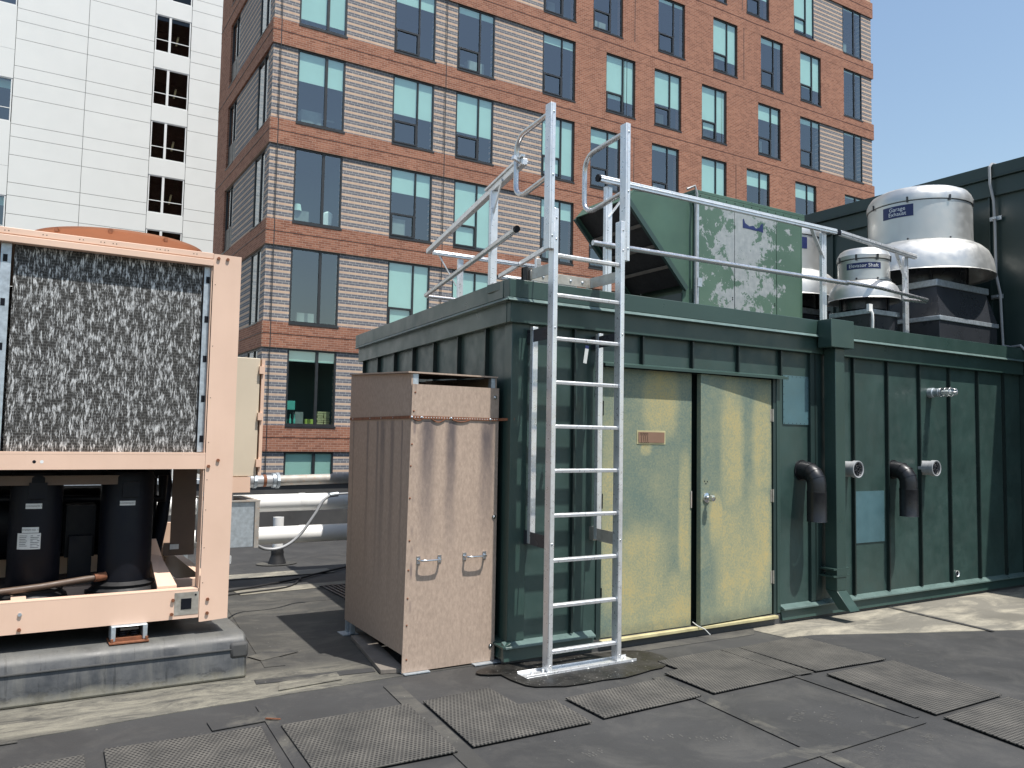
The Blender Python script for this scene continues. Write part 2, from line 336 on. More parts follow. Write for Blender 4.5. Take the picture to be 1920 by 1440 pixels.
def door(name, right):
    n = NT(name); x, y, z = n.xyz()
    def blob(cx, cz, rx, rz):
        dx = n.math('DIVIDE', n.math('SUBTRACT', x, cx), rx); dz = n.math('DIVIDE', n.math('SUBTRACT', z, cz), rz)
        return n.sstep(n.math('ADD', n.math('POWER', n.math('ABSOLUTE', dx), 3.0), n.math('POWER', n.math('ABSOLUTE', dz), 3.0)), 2.6, .0)
    a = n.noise(3.2, 3, .5); k = n.noise(11, 6, .8); fine = n.noise(62, 3, .75); ver = n.noise(1, 3, .5, sc=(16, 1, .8))
    sets = [(4.32,.45,.26,.42),(4.78,.95,.06,.5),(4.52,1.93,.17,.26),(4.00,1.0,.08,.65),(4.36,1.55,.05,.05),(4.60,.30,.3,.22)] if not right else [(5.30,1.55,.13,.5),(5.70,1.60,.12,.42),(5.35,.62,.24,.42),(5.66,.75,.14,.5),(5.1,.95,.08,.2)]
    w = None
    for q in sets: g = blob(*q); w = g if w is None else n.math('MAXIMUM', w, g)
    f = n.math('ADD', n.math('MULTIPLY', w, .40), n.math('ADD', n.math('MULTIPLY', a, .5), n.math('ADD', n.math('MULTIPLY', k, .42), n.math('MULTIPLY', ver, .16))))
    f = n.math('ADD', f, n.math('MULTIPLY', n.math('SUBTRACT', fine, .5), .95))
    col = n.mix(n.ramp(f, .40, .98), (.135,.185,.155), (.335,.325,.19)); col = n.mix(n.ramp(f, .88, 1.3), col, (.50,.37,.14))
    d = n.noise(19, 6, .85, sc=(1, 1, .6), dist=1.4); col = n.mix(n.ramp(d, .64, .70, 0, .6), col, (.08,.095,.085))
    lo = n.ramp(n.math('ADD', z, n.math('MULTIPLY', k, .1)), .13, .24, .55, 0); col = n.mix(lo, col, (.10,.095,.07))
    n.base(col); n.rough(n.ramp(f, .6, 1.0, .55, .8)); n.b.inputs['Specular IOR Level'].default_value = .3; n.bump(fine, .25, .002); return n.m
M['door_a'] = door('worn_paint_door', False); M['door_b'] = door('worn_paint_door_two', True)
def hvacmat():
    n = NT('peeling_green_cabinet'); x, y, z = n.xyz()
    a = n.noise(5.0, 10, .74, dist=.3); f = n.noise(1.3, 4)
    g = n.mix(n.ramp(f, .3, .7), (.060,.115,.083), (.092,.16,.116))
    dx = n.math('ABSOLUTE', n.math('SUBTRACT', x, 6.52)); m_ = n.math('SUBTRACT', a, n.math('ADD', n.math('MULTIPLY', dx, .27), n.math('MULTIPLY', n.math('SUBTRACT', 3.6, z), .05))); fr = n.math('GREATER_THAN', m_, .408)
    d = n.noise(7, 5, .7); g = n.mix(n.ramp(d, .62, .7, 0, .35), g, (.05,.10,.07))
    col = n.mix(fr, g, n.mix(n.ramp(n.noise(14, 4), .3, .7), (.24,.27,.275), (.34,.365,.37))); n.base(col); n.rough(.5); n.bump(fr, -.3, .002)
    return n.m
M['hvac'] = hvacmat()
M['hvac_plain'] = painted('green_hood_paint', (.058,.115,.082), .18, .45, 0, 2, .05, 20, dirt=.3, dirtc=(.05,.09,.065))

def text(s, size, mt, name, parent, fn, align='CENTER', ls=1.0):
    cu = bpy.data.curves.new('txt', 'FONT'); cu.body = s; cu.size = size; cu.align_x = align; cu.align_y = 'CENTER'; cu.space_line = ls; cu.resolution_u = 3; cu.offset = 0
    t = bpy.data.objects.new('txt', cu); S.collection.objects.link(t); bpy.context.view_layer.update()
    me = bpy.data.meshes.new_from_object(t); bpy.data.objects.remove(t)
    for v in me.vertices: v.co = fn(v.co.x, v.co.y)
    me.materials.clear(); me.materials.append(mt); me.name = name
    o = bpy.data.objects.new(name, me); S.collection.objects.link(o)
    if parent: o.parent = parent; o.matrix_parent_inverse = parent.matrix_basis.inverted()
    return o

# ------------------------------------------------------------------ setting: street level and roof surfaces
b = MB(); b.box(-600, -600, -13.0, 600, 600, -12.8); tag(b.build('street_ground', M['citygray']), kind='structure')
b = MB(); b.box(-9, -7, -12.7, 24, 13, 0); tag(b.build('roof_deck', M['roof']), kind='structure')
def sheet(pts, z, mt, name, th=.004, label=None):
    b = MB(); b.prism([(x, y, z-th) for x, y in pts], (0, 0, th)); return tag(b.build(name, mt), kind='structure')
sheet([(-8.9,4.94),(.02,5.03),(.9,5.10),(2.31,5.15),(2.9,5.14),(3.4,5.15),(3.4,8.6),(-8.9,8.6)], .004, M['roof_dusty'], 'roof_membrane_sheet')
sheet([(5.55,4.66),(5.87,4.61),(6.63,4.29),(7.72,3.87),(9.9,3.2),(10.09,3.2),(10.09,5.05),(5.5,5.05)], .004, M['roof_pale'], 'roof_membrane_sheet')
sheet([(3.3,4.90),(5.4,4.86),(5.6,5.05),(3.3,5.05)], .0045, M['roof_dusty'], 'roof_membrane_sheet')
def lap(p0, p1, w, z=.007, mt='lap'):
    p0, p1 = Vector((*p0, 0)), Vector((*p1, 0)); d = (p1-p0).normalized(); r = Vector((d.y, -d.x, 0))*w/2
    b = MB(); b.prism([tuple((q+Vector((0,0,z-.003)))[:]) for q in (p0-r, p0+r, p1+r, p1-r)], (0,0,.003)); tag(b.build('membrane_lap', M[mt]), kind='structure')
lap((2.17,4.98),(2.0,3.3),.11, mt='roof_dusty'); lap((1.34,4.98),(1.24,3.4),.07); lap((3.83,4.30),(3.66,2.6),.09); lap((3.1,2.885),(4.62,2.93),.13,.0085)
lap((-4,4.99),(.1,5.0),.03,.0085); lap((7.38,3.95),(7.5,5.04),.05,.0105); lap((4.66,2.95),(4.76,4.55),.05); lap((1.63,5.75),(1.9,8.55),.14,.0085,'roof_dusty'); lap((2.0,8.5),(3.3,8.6),.25,.010,'roof_pale')
lap((1.42,5.45),(2.2,5.36),.10,.0085); lap((1.55,6.0),(1.85,6.12),.17,.0125)
lap((-8.8,9.4),(3.3,9.45),.3,.011,'roof_pale')
def patch(pts, z, mt): sheet(pts, z, M[mt], 'membrane_patch', .0035)
patch([(1.0,4.83),(1.36,4.87),(1.34,4.70),(1.0,4.68)], .0095, 'lap'); patch([(1.55,5.36),(1.95,5.40),(1.93,5.24),(1.5,5.2)], .012, 'roof_dusty')
tp = [(2.92+.62+.66*math.cos(a)*(1+.05*math.sin(3*a+1)), 4.70+.30*(abs(math.sin(a))**.55)*(1 if math.sin(a) > 0 else -1)*(1+.05*math.cos(9*a))) for a in [TAU*k/26 for k in range(26)]]
tp = [(x, min(y, 5.04)) for x, y in tp]; patch(tp, .0125, 'tar')
tp = [(3.05+.28*math.cos(a), 4.93+.11*math.sin(a)) for a in [TAU*k/18 for k in range(18)]]; patch(tp, .016, 'tar')
tp = [(2.87+.25*math.cos(a), 10.22+.18*math.sin(a)) for a in [TAU*k/20 for k in range(20)]]; patch(tp, .012, 'roof_dusty')

# roof parapet along the far edge of the roof
r = thing('roof_parapet', (3, 12.5, 0), 'low black membrane parapet wall with metal coping at the far roof edge', 'parapet')
b = MB(); b.box(-9, 12.5, .012, 24, 12.8, .86); b.build('parapet_wall', M['asphaltsheet'], r)
b = MB(); b.box(-9.0, 12.46, .862, 24, 12.86, .93); b.build('coping', M['galv'], r, .006)

# ------------------------------------------------------------------ brick apartment building
SH = 3.18; Z1 = 7.42                    # storey height, soffit line of floor 1
YB, XL, XR, YE = 25.0, 6.34, 36.42, 32.9
bld = thing('brick_building', ((XL+XR)/2, 29, -12.8), 'tall red brick apartment building with bands of striped grey and tan brick', 'building')
cols_lo = [(7.12,8.69,0),(10.36,11.9,1),(12.75,14.28,1)]
stag = {'B':{2:18.60,3:18.62,4:19.36,5:18.69,6:18.62,7:18.62},'C':{2:21.9,3:21.75,4:21.87,5:22.06,6:21.75,7:21.75},'D':{2:24.53,3:24.54,4:24.54,5:25.21,6:24.55,7:24.54},
        'E':{2:27.28,3:27.28,4:28.02,5:28.2,6:27.28,7:27.28},'F':{2:30.48,3:30.50,4:30.86,5:30.89,6:30.46,7:30.5}}
floors = list(range(-4, 10))
def zline(k): return Z1+SH*(k-1)
def wins(k):
    w = list(cols_lo)+[(16.37,17.86,1)]
    for c in 'BCDEF':
        x = stag[c].get(k, stag[c][3]+(0 if k % 2 else .4)); w.append((x, x+1.49, 1))
    w.append((34.1, 35.58, 0)); return w
brk, stp = MB(), None
def stripe_panel(*q):
    m_ = MB(); m_.box(*q); return m_.build('striped_panel', M['stripe'], bld)
LW = [(25.62, 26.95, 2), (29.95, 31.15, 3)]     # windows of the shaded side (y ranges)
for k in floors:
    zt = zline(k); zb = zt-SH+.80; z0 = zt
    brk.box(XL-.02, YB-.06, zt, XR+.03, YB+.3, zt+.80)                # spandrel band
    brk.box(XL-.04, YB-.05, zt+.001, XL+.26, YE, zt+.799)
    brk.box(XR-.3, YB+.3, zt-SH+.80, XR, YE, zt+.80)
    ws = wins(k); x = XL+.001
    rstripe = (k % 2 == 0)
    for i, (a, c, t) in enumerate(ws+[(XR-.06, None, 0)]):
        st = i <= 3 or i == len(ws) or (i == len(ws)-1 and rstripe)
        if a > x:
            (stripe_panel if st else brk.box)(x, YB+(0 if st else -.056), zb-.0, a, YB+.3, zt)
        x = c
    # shaded side
    for (a, c, st) in ((YB+.3, 25.62, 1), (26.95, 29.95, 1), (31.15, YE, 0)):
        (stripe_panel if st else brk.box)(XL+(.03 if st else -.035), a, zb, XL+.28, c, zt)
brk.build('brick_wall', M['brick'], bld)
b = MB(); b.box(XL+.3, YE-.3, -12.8, XR-.3, YE, zline(9)+.8); b.box(XL+.3, YB+.3, zline(9)+.75, XR-.3, YE-.3, zline(9)+.8); b.box(XL+.01, YB+.01, -12.8, XR, YB+.3, zline(-4)-2.4); b.build('rear_wall_and_roof', M['brick'], bld)
# joints: thin dark movement joints and thin dark strips halfway up the bands
b = MB()
for xx in (6.56, 12.31): b.box(xx-.012, YB-.068, -5, xx+.012, YB-.05, zline(9))
for k in floors:
    zt = zline(k)
    b.box(XL-.03, YB-.066, zt+.42, XR, YB-.055, zt+.436)
    b.box(XL-.055, YB, zt+.42, XL-.035, YE, zt+.436)
for k, xx in ((3,20.8),(4,20.4),(5,20.8),(4,25.9),(5,27.1),(3,26.6),(6,27.0),(2,20.7)): b.box(xx-.01, YB-.064, zline(k)-2.38, xx+.01, YB-.05, zline(k))
b.build('movement_joint', M['frame'], bld)
# dim rooms: floor slabs and back wall seen through the windows
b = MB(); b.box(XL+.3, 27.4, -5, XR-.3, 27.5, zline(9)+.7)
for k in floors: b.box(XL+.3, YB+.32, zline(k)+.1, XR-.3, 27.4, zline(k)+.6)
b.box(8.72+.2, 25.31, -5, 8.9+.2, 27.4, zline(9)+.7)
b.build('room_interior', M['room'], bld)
WH = 2.38
def win_meshes(w, t):
    fr = MB(); y = YB+.0
    def F(x0, z0, x1, z1, p=0): fr.box(x0, y-p, z0, x1, y+.07, z1)
    e = .055
    F(0, 0, e, WH); F(w-e, 0, w, WH); F(e, 0, w-e, e+.01); F(e, WH-e, w-e, WH)
    mx = w*.60; mw = .05 if t else .085
    F(mx-mw/2, e+.01, mx+mw/2, WH-e, .004)
    if t == 0: F(-.02, -.06, w+.02, .0, .075)
    else:
        h = .80; g = .05
        F(e, h-.03, mx-mw/2, h+.03, .012); F(e, .066, e+g, h-.03, .02); F(mx-mw/2-g, .066, mx-mw/2, h-.03, .02); F(e+g, .066, mx-mw/2-g, .11, .02)
        F(-.02, -.05, w+.02, .0, .075)
    pane = MB(); pane.face([(e, y+.03, e), (w-e, y+.03, e), (w-e, y+.03, WH-e), (e, y+.03, WH-e)])
    return fr, pane
protos = {}
def window(x, zb, w, t, bl):
    key = (round(w, 2), t)
    if key not in protos:
        fr, pn = win_meshes(w, t)
        pr = fr.build('window', M['frame']); pp = pn.build('pane', M['glass']); protos[key] = (pr.data, pp.data)
        bpy.data.objects.remove(pr); bpy.data.objects.remove(pp)
    fm, pm = protos[key]
    def mk(me, name, par, loc):
        o = bpy.data.objects.new(name, me); S.collection.objects.link(o); o.parent = par; o.location = loc; return o
    f = mk(fm, 'window', bld, Vector((x, 0, zb))-bld.location); f.matrix_parent_inverse = Matrix.Identity(4)
    mk(pm, 'pane', f, (0,0,0))
    if bl > 0:
        bk = ('b', round(w, 2), bl)
        if bk not in protos:
            q = MB(); mx = w*.6; q.box(.05, YB+.06, WH*(1-bl), mx-.01, YB+.066, WH-.04); q.box(mx+.01, YB+.06, WH*(1-bl), w-.05, YB+.066, WH-.04)
            o = q.build('blind', M['blind']); protos[bk] = o.data; bpy.data.objects.remove(o)
        mk(protos[bk], 'blind', f, (0,0,0))
    return f
import random as _r
R2 = _r.Random(11)
fixed = {(2,0):0,(3,0):.42,(1,0):0,(0,0):.16,(-1,0):.92,(4,0):.9,(4,1):.25,(3,1):.55,(2,1):.35,(4,2):.12,(3,2):.6,(2,2):.95,(1,1):.95,(1,2):.95,(4,3):.15,(3,3):.9,(2,3):.3,(5,4):.1,(4,4):.75,(3,4):.25,(4,5):.6,(3,5):.1,(4,6):.8,(3,6):.9,(5,5):.08,(5,6):.75,(4,7):.3,(3,7):.3,(5,7):.12,(6,8):.9,(5,8):.7,(4,8):.12,(3,8):.3}
for k in range(-1, 8):
    zt = zline(k)
    for i, (a, c, t) in enumerate(wins(k)):
        if i > 3 and k < 2: continue
        if k == 7 and i < 8: continue
        if k == 6 and i < 6: continue
        if k == 5 and i in (1,2) : pass
        bl = fixed.get((k, i), R2.choice([.1,.12,.3,.6,.75,.9]) if i < 9 else .05)
        window(a, zt-WH, round(c-a, 2), t, bl)
rooms = MB(); R3 = _r.Random(5)
for k in range(-1, 8):
    zt = zline(k)
    for i, (a, c, t) in enumerate(wins(k)):
        if i > 3 and k < 2 or R3.random() < .35: continue
        x0 = a+R3.uniform(.1, .7); w_ = R3.uniform(.25, .7); h_ = R3.uniform(.3, .95)
        rooms.box(x0, YB+.40+R3.random()*.2, zt-WH+.02, min(x0+w_, c-.08), YB+.75, zt-WH+h_)
        if R3.random() < .5: rooms.box(a+.08, YB+.75, zt-WH+.55, c-.08, YB+.8, zt-WH+.6)
rooms.build('room_furniture', M['furn'], bld)
# windows of the shaded side: tall two-pane near the corner, narrow one with dark lower panel farther back
for k in range(0, 7):
    zt = zline(k)
    for a, c, t in LW:
        f = MB(); x = XL+.035
        f.box(x, a, zt-WH, x+.06, a+.06, zt); f.box(x, c-.06, zt-WH, x+.06, c, zt); f.box(x, a+.06, zt-WH, x+.06, c-.06, zt-WH+.06); f.box(x, a+.06, zt-.06, x+.06, c-.06, zt)
        f.box(x-.004, (a*.62+c*.38)-.03, zt-WH+.06, x+.06, (a*.62+c*.38)+.03, zt-.06)
        f.box(x-.09, a-.02, zt-WH-.04, x+.05, c+.02, zt-WH)
        if t == 3: f.box(x+.002, a+.06, zt-WH+.06, x+.05, c-.06, zt-WH+.85)
        fo = f.build('window', M['frame'], bld)
        p = MB(); p.face([(x+.03, a+.06, zt-WH+.06), (x+.03, a+.06, zt-.06), (x+.03, c-.06, zt-.06), (x+.03, c-.06, zt-WH+.06)]); po = p.build('pane', M['glass']); po.parent = fo; po.matrix_parent_inverse = fo.matrix_world.inverted() if False else Matrix.Identity(4)
        po.matrix_parent_inverse = (bld.matrix_basis @ fo.matrix_parent_inverse).inverted()
# a few things on the sills of the lowest corner windows (parts of the rooms behind the glass)
zf = zline(0)-WH
b = MB(); b.box(7.24,25.3,zf+.5,7.5,25.42,zf+.78); b.build('sill_ornament', M['teal'], bld)
b = MB(); b.box(7.85,25.3,zf+.06,8.1,25.45,zf+.22); b.build('sill_box', M['lime'], bld)
b = MB(); 
for i in range(6): b.box(8.22+(i%2)*.02,25.3,zf+.06+i*.07,8.42+(i%3)*.01,25.5,zf+.06+i*.07+.06); b.box(8.45,25.3,zf+.06+i*.07,8.62+(i%2)*.015,25.5,zf+.06+i*.07+.06)
b.build('sill_paper_stack', M['yellowed'], bld)
b = MB()
for i in range(3): b.tube([(7.25+.13*i,25.36,zf+.05),(7.25+.13*i,25.36,zf+.2),(7.25+.13*i,25.36,zf+.24),(7.25+.13*i,25.36,zf+.36)],[.035,.035,.012,.012],8)
b.build('sill_bottle', M['teal'], bld)
zf = zline(2)-WH
b = MB(); b.lathe([(.09,.72),(.13,.5)],(7.42,25.5,zf),16); b.tube([(7.42,25.5,zf+.05),(7.42,25.5,zf+.52)],.015,8); b.build('table_lamp', M['blind'], bld)
b = MB(); b.prism([(8.2,25.5,zf+.02),(8.55,25.5,zf+.02),(8.6,25.5,zf+.6),(8.45,25.5,zf+.68),(8.28,25.5,zf+.6)],(0,.3,0)); b.build('armchair', M['wframe'], bld, .05)

# ------------------------------------------------------------------ white panel tower behind
wt = thing('white_tower', (5, 55, -12.8), 'white panel clad tower with dark paired windows, left behind the brick building', 'building')
pb, bk = MB(), MB(); YW = 50.0; PH = 3.165
xs = [-24.6,-21.2,-17.8,-14.4,-11.0,-7.6,-4.3,-.9,2.5,5.88,7.85,11.2,14.6,18.0]
g = .012
wins_w = []
for i in range(len(xs)-1):
    x0, x1 = xs[i], xs[i+1]
    for k in range(-9, 11):
        zb = 17.07+PH*k
        if i == 9:      # window column
            w0, w1 = 20.42+PH*(k-1), 22.62+PH*(k-1)
            pb.box(x0+g, YW-.04, w1-PH+.0, x1-g, YW, w0-.0)
            if -2 <= k <= 6: wins_w.append((x0+.03, x1-.03, w0, w1, 0))
        elif i == 6 and k % 2 == 0:
            w0, w1 = 17.84+PH*k, 20.2+PH*k
            pb.box(x0+g, YW-.04, w1-2*PH, x0+1.5, YW, w1-g); pb.box(x0+1.5, YW-.04, w1-PH*1.5, x1-g, YW, w0-g); pb.box(x0+1.5, YW-.04, w1-2*PH, x1-g, YW, w1-PH*1.5-g)
            if -2 <= k <= 4: wins_w.append((x0+1.52, x1-.03, w0, w1, 1))
        elif i != 6:
            for a, c in ((0,.69),(.69,2.18),(2.18,PH)): pb.box(x0+g, YW-.04, zb+a+g, x1-g, YW, zb+c-g)
pb.build('facade_panel', M['whitewall'], wt)
b = MB(); b.box(-24.6, YW+.01, -12.8, -4.3, YW+.3, 48); b.box(-.9, YW+.01, -12.8, 5.88, YW+.3, 48); b.box(7.85, YW+.01, -12.8, 18, YW+.3, 48); b.box(-4.3, YW+.01, -12.8, -2.8, YW+.3, 48)
b.box(-24.6, 62, -12.8, 18, 62.3, 48); b.box(17.7, YW+.3, -12.8, 18, 62, 48); b.box(-24.6, YW+.3, -12.8, -24.3, 62, 48); b.box(-24.6, YW, 48, 18, 62.3, 48.3)
b.build('facade_backing', M['joint'], wt)
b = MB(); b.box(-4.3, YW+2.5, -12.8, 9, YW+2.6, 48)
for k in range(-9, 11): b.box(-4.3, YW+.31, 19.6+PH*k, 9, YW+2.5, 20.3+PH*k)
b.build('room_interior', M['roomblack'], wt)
for (x0, x1, z0, z1, t) in wins_w:
    f = MB(); e = .06; y = YW-.02; mx = x0+(x1-x0)*.41
    f.box(x0, y, z0, x0+e, y+.1, z1); f.box(x1-e, y, z0, x1, y+.1, z1); f.box(x0+e, y, z0, x1-e, y+.1, z0+e); f.box(x0+e, y, z1-e, x1-e, y+.1, z1); f.box(mx-.065, y-.005, z0+e, mx+.065, y+.1, z1-e)
    f.box(x0+e, y+.03, z0+.72, mx-.065, y+.08, z0+.76); f.box(mx+.065, y+.03, z0+.72, x1-e, y+.08, z0+.76)
    fo = f.build('window', M['wframe'], wt)
    p = MB(); p.face([(x0+e, y+.06, z0+e), (x1-e, y+.06, z0+e), (x1-e, y+.06, z1-e), (x0+e, y+.06, z1-e)]); po = p.build('pane', M['darkglass'] if t == 0 else M['glass']); po.parent = fo; po.matrix_parent_inverse = (wt.matrix_basis @ fo.matrix_parent_inverse).inverted()
    if t == 0:
        p = MB(); p.prism([(mx+.36, y+.35, z0+.72), (mx+.46, y+.35, z0+.72), (mx+.56, y+.35, z0+1.3), (mx+.46, y+.35, z0+1.3)], (0, .05, 0)); po = p.build('painted_light_strip', M['warmlight']); po.parent = fo; po.matrix_parent_inverse = (wt.matrix_basis @ fo.matrix_parent_inverse).inverted()  # tan bar painted as a strip of warm light behind the pane
    else:
        p = MB(); p.box(x0+e, y+.3, z1-.5, x1-e, y+.31, z1-e); po = p.build('blind', M['blind']); po.parent = fo; po.matrix_parent_inverse = (wt.matrix_basis @ fo.matrix_parent_inverse).inverted()
def sub(o, par):          # make o a sub-part of par, both built in world space
    M0 = Matrix.Identity(4); q = par; chain = []
    while q is not None: chain.append(q); q = q.parent
    for q in reversed(chain): M0 = M0 @ q.matrix_parent_inverse @ q.matrix_basis if q.parent else q.matrix_basis.copy()
    o.parent = par; o.matrix_parent_inverse = M0.inverted(); return o

# ------------------------------------------------------------------ green equipment shed
YF, XA, XB, ZT = 5.05, 3.085, 10.09, 2.70
shed = thing('equipment_shed', (6.5, 7, 0), 'dark green standing seam metal equipment shed with worn yellow green double doors', 'shed')
DV = Vector((.335, 3.84, 0)).normalized(); NV = Vector((DV.y, -DV.x, 0)); A0 = Vector((XA, YF, 0)); LL = 3.84
LM = Matrix((( DV.x, NV.x, 0, A0.x), (DV.y, NV.y, 0, A0.y), (0,0,1,0), (0,0,0,1)))     # local x along left wall, local y into the shed
# front wall: panels around the door
DX0, DX1, DZ0, DZ1 = 3.915, 5.84, .095, 2.185
b = MB(); b.box(XA+.001, YF, .03, DX0-.05, YF+.08, ZT); b.box(DX0-.05, YF, DZ1+.03, DX1+.04, YF+.08, ZT); b.box(DX1+.04, YF, .03, XB-.001, YF+.08, ZT)
def rib(b, x, z0, z1): b.box(x-.006, YF-.034, z0, x+.006, YF+.001, z1); b.box(x+.006, YF-.034, z0, x+.010, YF-.024, z1)
b.build('front_wall_panel', M['green'], shed)
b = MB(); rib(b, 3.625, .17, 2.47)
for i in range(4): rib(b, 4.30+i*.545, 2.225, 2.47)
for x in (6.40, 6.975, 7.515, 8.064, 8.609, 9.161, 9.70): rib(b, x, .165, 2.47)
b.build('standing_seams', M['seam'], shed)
b = MB(); b.M = LM; b.box(0, 0, .03, LL, .08, ZT); b.build('side_wall_panel', M['green'], shed)
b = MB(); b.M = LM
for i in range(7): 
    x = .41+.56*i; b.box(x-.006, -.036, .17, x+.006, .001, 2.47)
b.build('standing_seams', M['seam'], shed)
b = MB(); B0 = A0+DV*LL; b.box(B0.x+.01, B0.y-.09, .03, XB, B0.y-.005, ZT); b.build('rear_wall_panel', M['green'], shed)
b = MB(); b.prism([(XA+.1, YF+.1, 2.56), (XB-.05, YF+.1, 2.56), (XB-.05, B0.y-.1, 2.56), (B0.x+.1, B0.y-.1, 2.56)], (0, 0, .11)); b.build('shed_roof', M['roof'], shed)
# fascia in two steps with a projecting drip edge
def ring(b, o0, o1, z0, z1):
    # polygon ring offset o0..o1 outward on the front and left
    b.box(XA-o1*1.0+.0, YF-o1, z0, XB, YF-o0, z1)
    b.M = LM; b.box(-o0+.001, -o1, z0, LL+o1, -o0, z1); b.M = Matrix.Identity(4)
b = MB(); ring(b, .0, .055, 2.455, 2.61); b.build('lower_fascia', M['green_trim'], shed, .004)
b = MB(); ring(b, .0, .085, 2.632, 2.765); b.box(XA-.08, YF-.001, 2.70, XB, YF+.26, 2.765); b.M = LM; b.box(.08, 0, 2.70, LL, .26, 2.764); b.M = Matrix.Identity(4)
b.build('upper_fascia', M['green_trim'], shed, .004)
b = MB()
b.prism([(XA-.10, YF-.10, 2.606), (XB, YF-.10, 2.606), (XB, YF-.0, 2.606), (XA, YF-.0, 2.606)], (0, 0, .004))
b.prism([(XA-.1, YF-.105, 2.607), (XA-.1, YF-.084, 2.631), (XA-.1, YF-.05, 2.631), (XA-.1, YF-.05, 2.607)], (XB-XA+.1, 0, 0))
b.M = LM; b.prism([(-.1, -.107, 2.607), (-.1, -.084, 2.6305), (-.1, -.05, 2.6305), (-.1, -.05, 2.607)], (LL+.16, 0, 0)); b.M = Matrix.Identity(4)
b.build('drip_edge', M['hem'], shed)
b = MB(); b.box(XA-.012, YF-.014, .165, XA+.13, YF-.001, 2.455); b.M = LM; b.box(-.014, -.012, .165, .11, -.001, 2.455); b.M = Matrix.Identity(4)
b.build('corner_trim', M['green_trim'], shed, .003)
b = MB(); b.box(5.885, YF-.02, .10, 5.93, YF-.001, 2.215); b.build('door_side_trim', M['green_trim'], shed, .003)
# base trim: sloping ledge and apron
def basetrim(b, x0, x1, ledge=True):
    b.prism([(x0, YF-.0, .168), (x0, YF-.062, .140), (x0, YF-.062, .125), (x0, YF-.0, .125)], (x1-x0, 0, 0)) if ledge else None
    if not ledge: b.prism([(x0, YF-.001, .124), (x0, YF-.022, .124), (x0, YF-.04, .035), (x0, YF-.001, .035)], (x1-x0, 0, 0))
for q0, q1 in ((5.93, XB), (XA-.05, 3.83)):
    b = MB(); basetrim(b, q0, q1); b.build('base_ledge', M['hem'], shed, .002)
    b = MB(); basetrim(b, q0, q1, False); b.build('base_apron', M['green_trim'], shed)
b = MB(); b.M = LM
b.prism([(-.06, 0, .168), (-.06, -.062, .14), (-.06, -.062, .125), (-.06, 0, .125)], (LL, 0, 0)); b.prism([(-.03, 0, .124), (-.03, -.022, .124), (-.03, -.04, .035), (-.03, 0, .035)], (LL, 0, 0)); b.M = Matrix.Identity(4)
b.build('base_trim', M['green_trim'], shed, .003)
b = MB(); b.box(XA-.02, YF-.015, .0045, XB, YF+.05, .09); b.build('membrane_upstand', M['asphaltsheet'], shed)
# door set
b = MB(); b.box(DX0-.05, YF-.012, .09, DX0-.004, YF+.07, 2.22); b.box(DX1+.006, YF-.012, .09, DX1+.044, YF+.07, 2.22); b.box(DX0-.004, YF-.01, DZ1+.006, DX1+.006, YF+.07, 2.22)
b.box(DX0-.004, YF+.071, .09, DX1+.006, YF+.3, 2.4)
b.build('door_frame', M['green_dark'], shed, .002)
b = MB(); b.prism([(3.87, YF-.09, 2.206), (3.87, YF-.013, 2.226), (3.87, YF-.013, 2.220), (3.87, YF-.09, 2.200)], (2.09, 0, 0)); b.box(3.87, YF-.092, 2.185, 5.96, YF-.089, 2.206); b.build('door_head_flashing', M['green_trim'], shed)
b = MB(); b.box(DX0-.02, YF-.055, .062, DX1+.02, YF+.06, .088); b.build('threshold', M['yellowed'], shed, .004)
b = MB(); b.box(DX0, YF-.004, DZ0, 4.856, YF+.042, DZ1); dl = b.build('door_leaf', M['door_a'], shed, .002); dl['label'] = 'left door leaf with brown plate'
b = MB(); b.box(4.262, YF-.0075, 1.585, 4.562, YF-.0042, 1.695); p = sub(b.build('plate_border', M['yellowed']), dl)
b = MB(); b.box(4.275, YF-.011, 1.597, 4.55, YF-.0078, 1.682); sub(b.build('cover_plate', M['brownplate']), dl)
b = MB()
for x in (4.30, 4.325, 4.345, 4.365):
    b.tube([(x-.012, YF-.012, 1.655), (x-.004, YF-.013, 1.675), (x+.006, YF-.013, 1.672), (x+.002, YF-.013, 1.64), (x+.006, YF-.013, 1.60), (x+.018, YF-.013, 1.592)], .0012, 5)
sub(b.build('pencil_scrawl', M['blacktext']), dl)
b = MB(); b.box(4.843, YF-.012, 1.06, 4.856, YF-.0042, 1.20); sub(b.build('strike_plate', M['oldpipe']), dl)
ang = math.radians(3.6); RM = Matrix.Translation((DX1-.008, YF-.008, 0)) @ Matrix.Rotation(ang, 4, 'Z') @ Matrix.Translation((-DX1+.008, -YF+.008, 0))
b = MB(); b.M = RM; b.box(4.905, YF-.004, DZ0+.004, DX1-.008, YF+.042, DZ1-.004); dr = b.build('door_leaf', M['door_b'], shed, .002); dr['label'] = 'right door leaf standing slightly ajar'
kx, kz = 4.972, 1.145
b = MB(); b.M = RM; q = YF-.0045
for i, (r0, y0) in enumerate(((.042, 0), (.040, -.010), (.028, -.014), (.013, -.016), (.013, -.042), (.026, -.048), (.029, -.062), (.024, -.078))):
    pass
prof = [(.043, .0), (.041, .010), (.028, .015), (.013, .017), (.013, .042), (.027, .048), (.030, .062), (.025, .078), (.012, .080)]
b.M = RM @ Matrix.Translation((kx, q, kz)) @ Matrix.Rotation(math.pi/2, 4, 'X'); b.lathe(prof, seg=28); b.disc((0,0,.080), .0122, (0,0,1), 20); sub(b.build('door_knob', M['chrome']), dr)
b = MB(); b.M = RM
for dx, dz in ((-.022,.138),(.012,.134),(-.006,.118)): b.M = RM @ Matrix.Translation((kx+dx, q-.0008, kz+dz)) @ Matrix.Rotation(math.pi/2, 4, 'X'); b.disc((0,0,0), .0065, (0,0,1), 12)
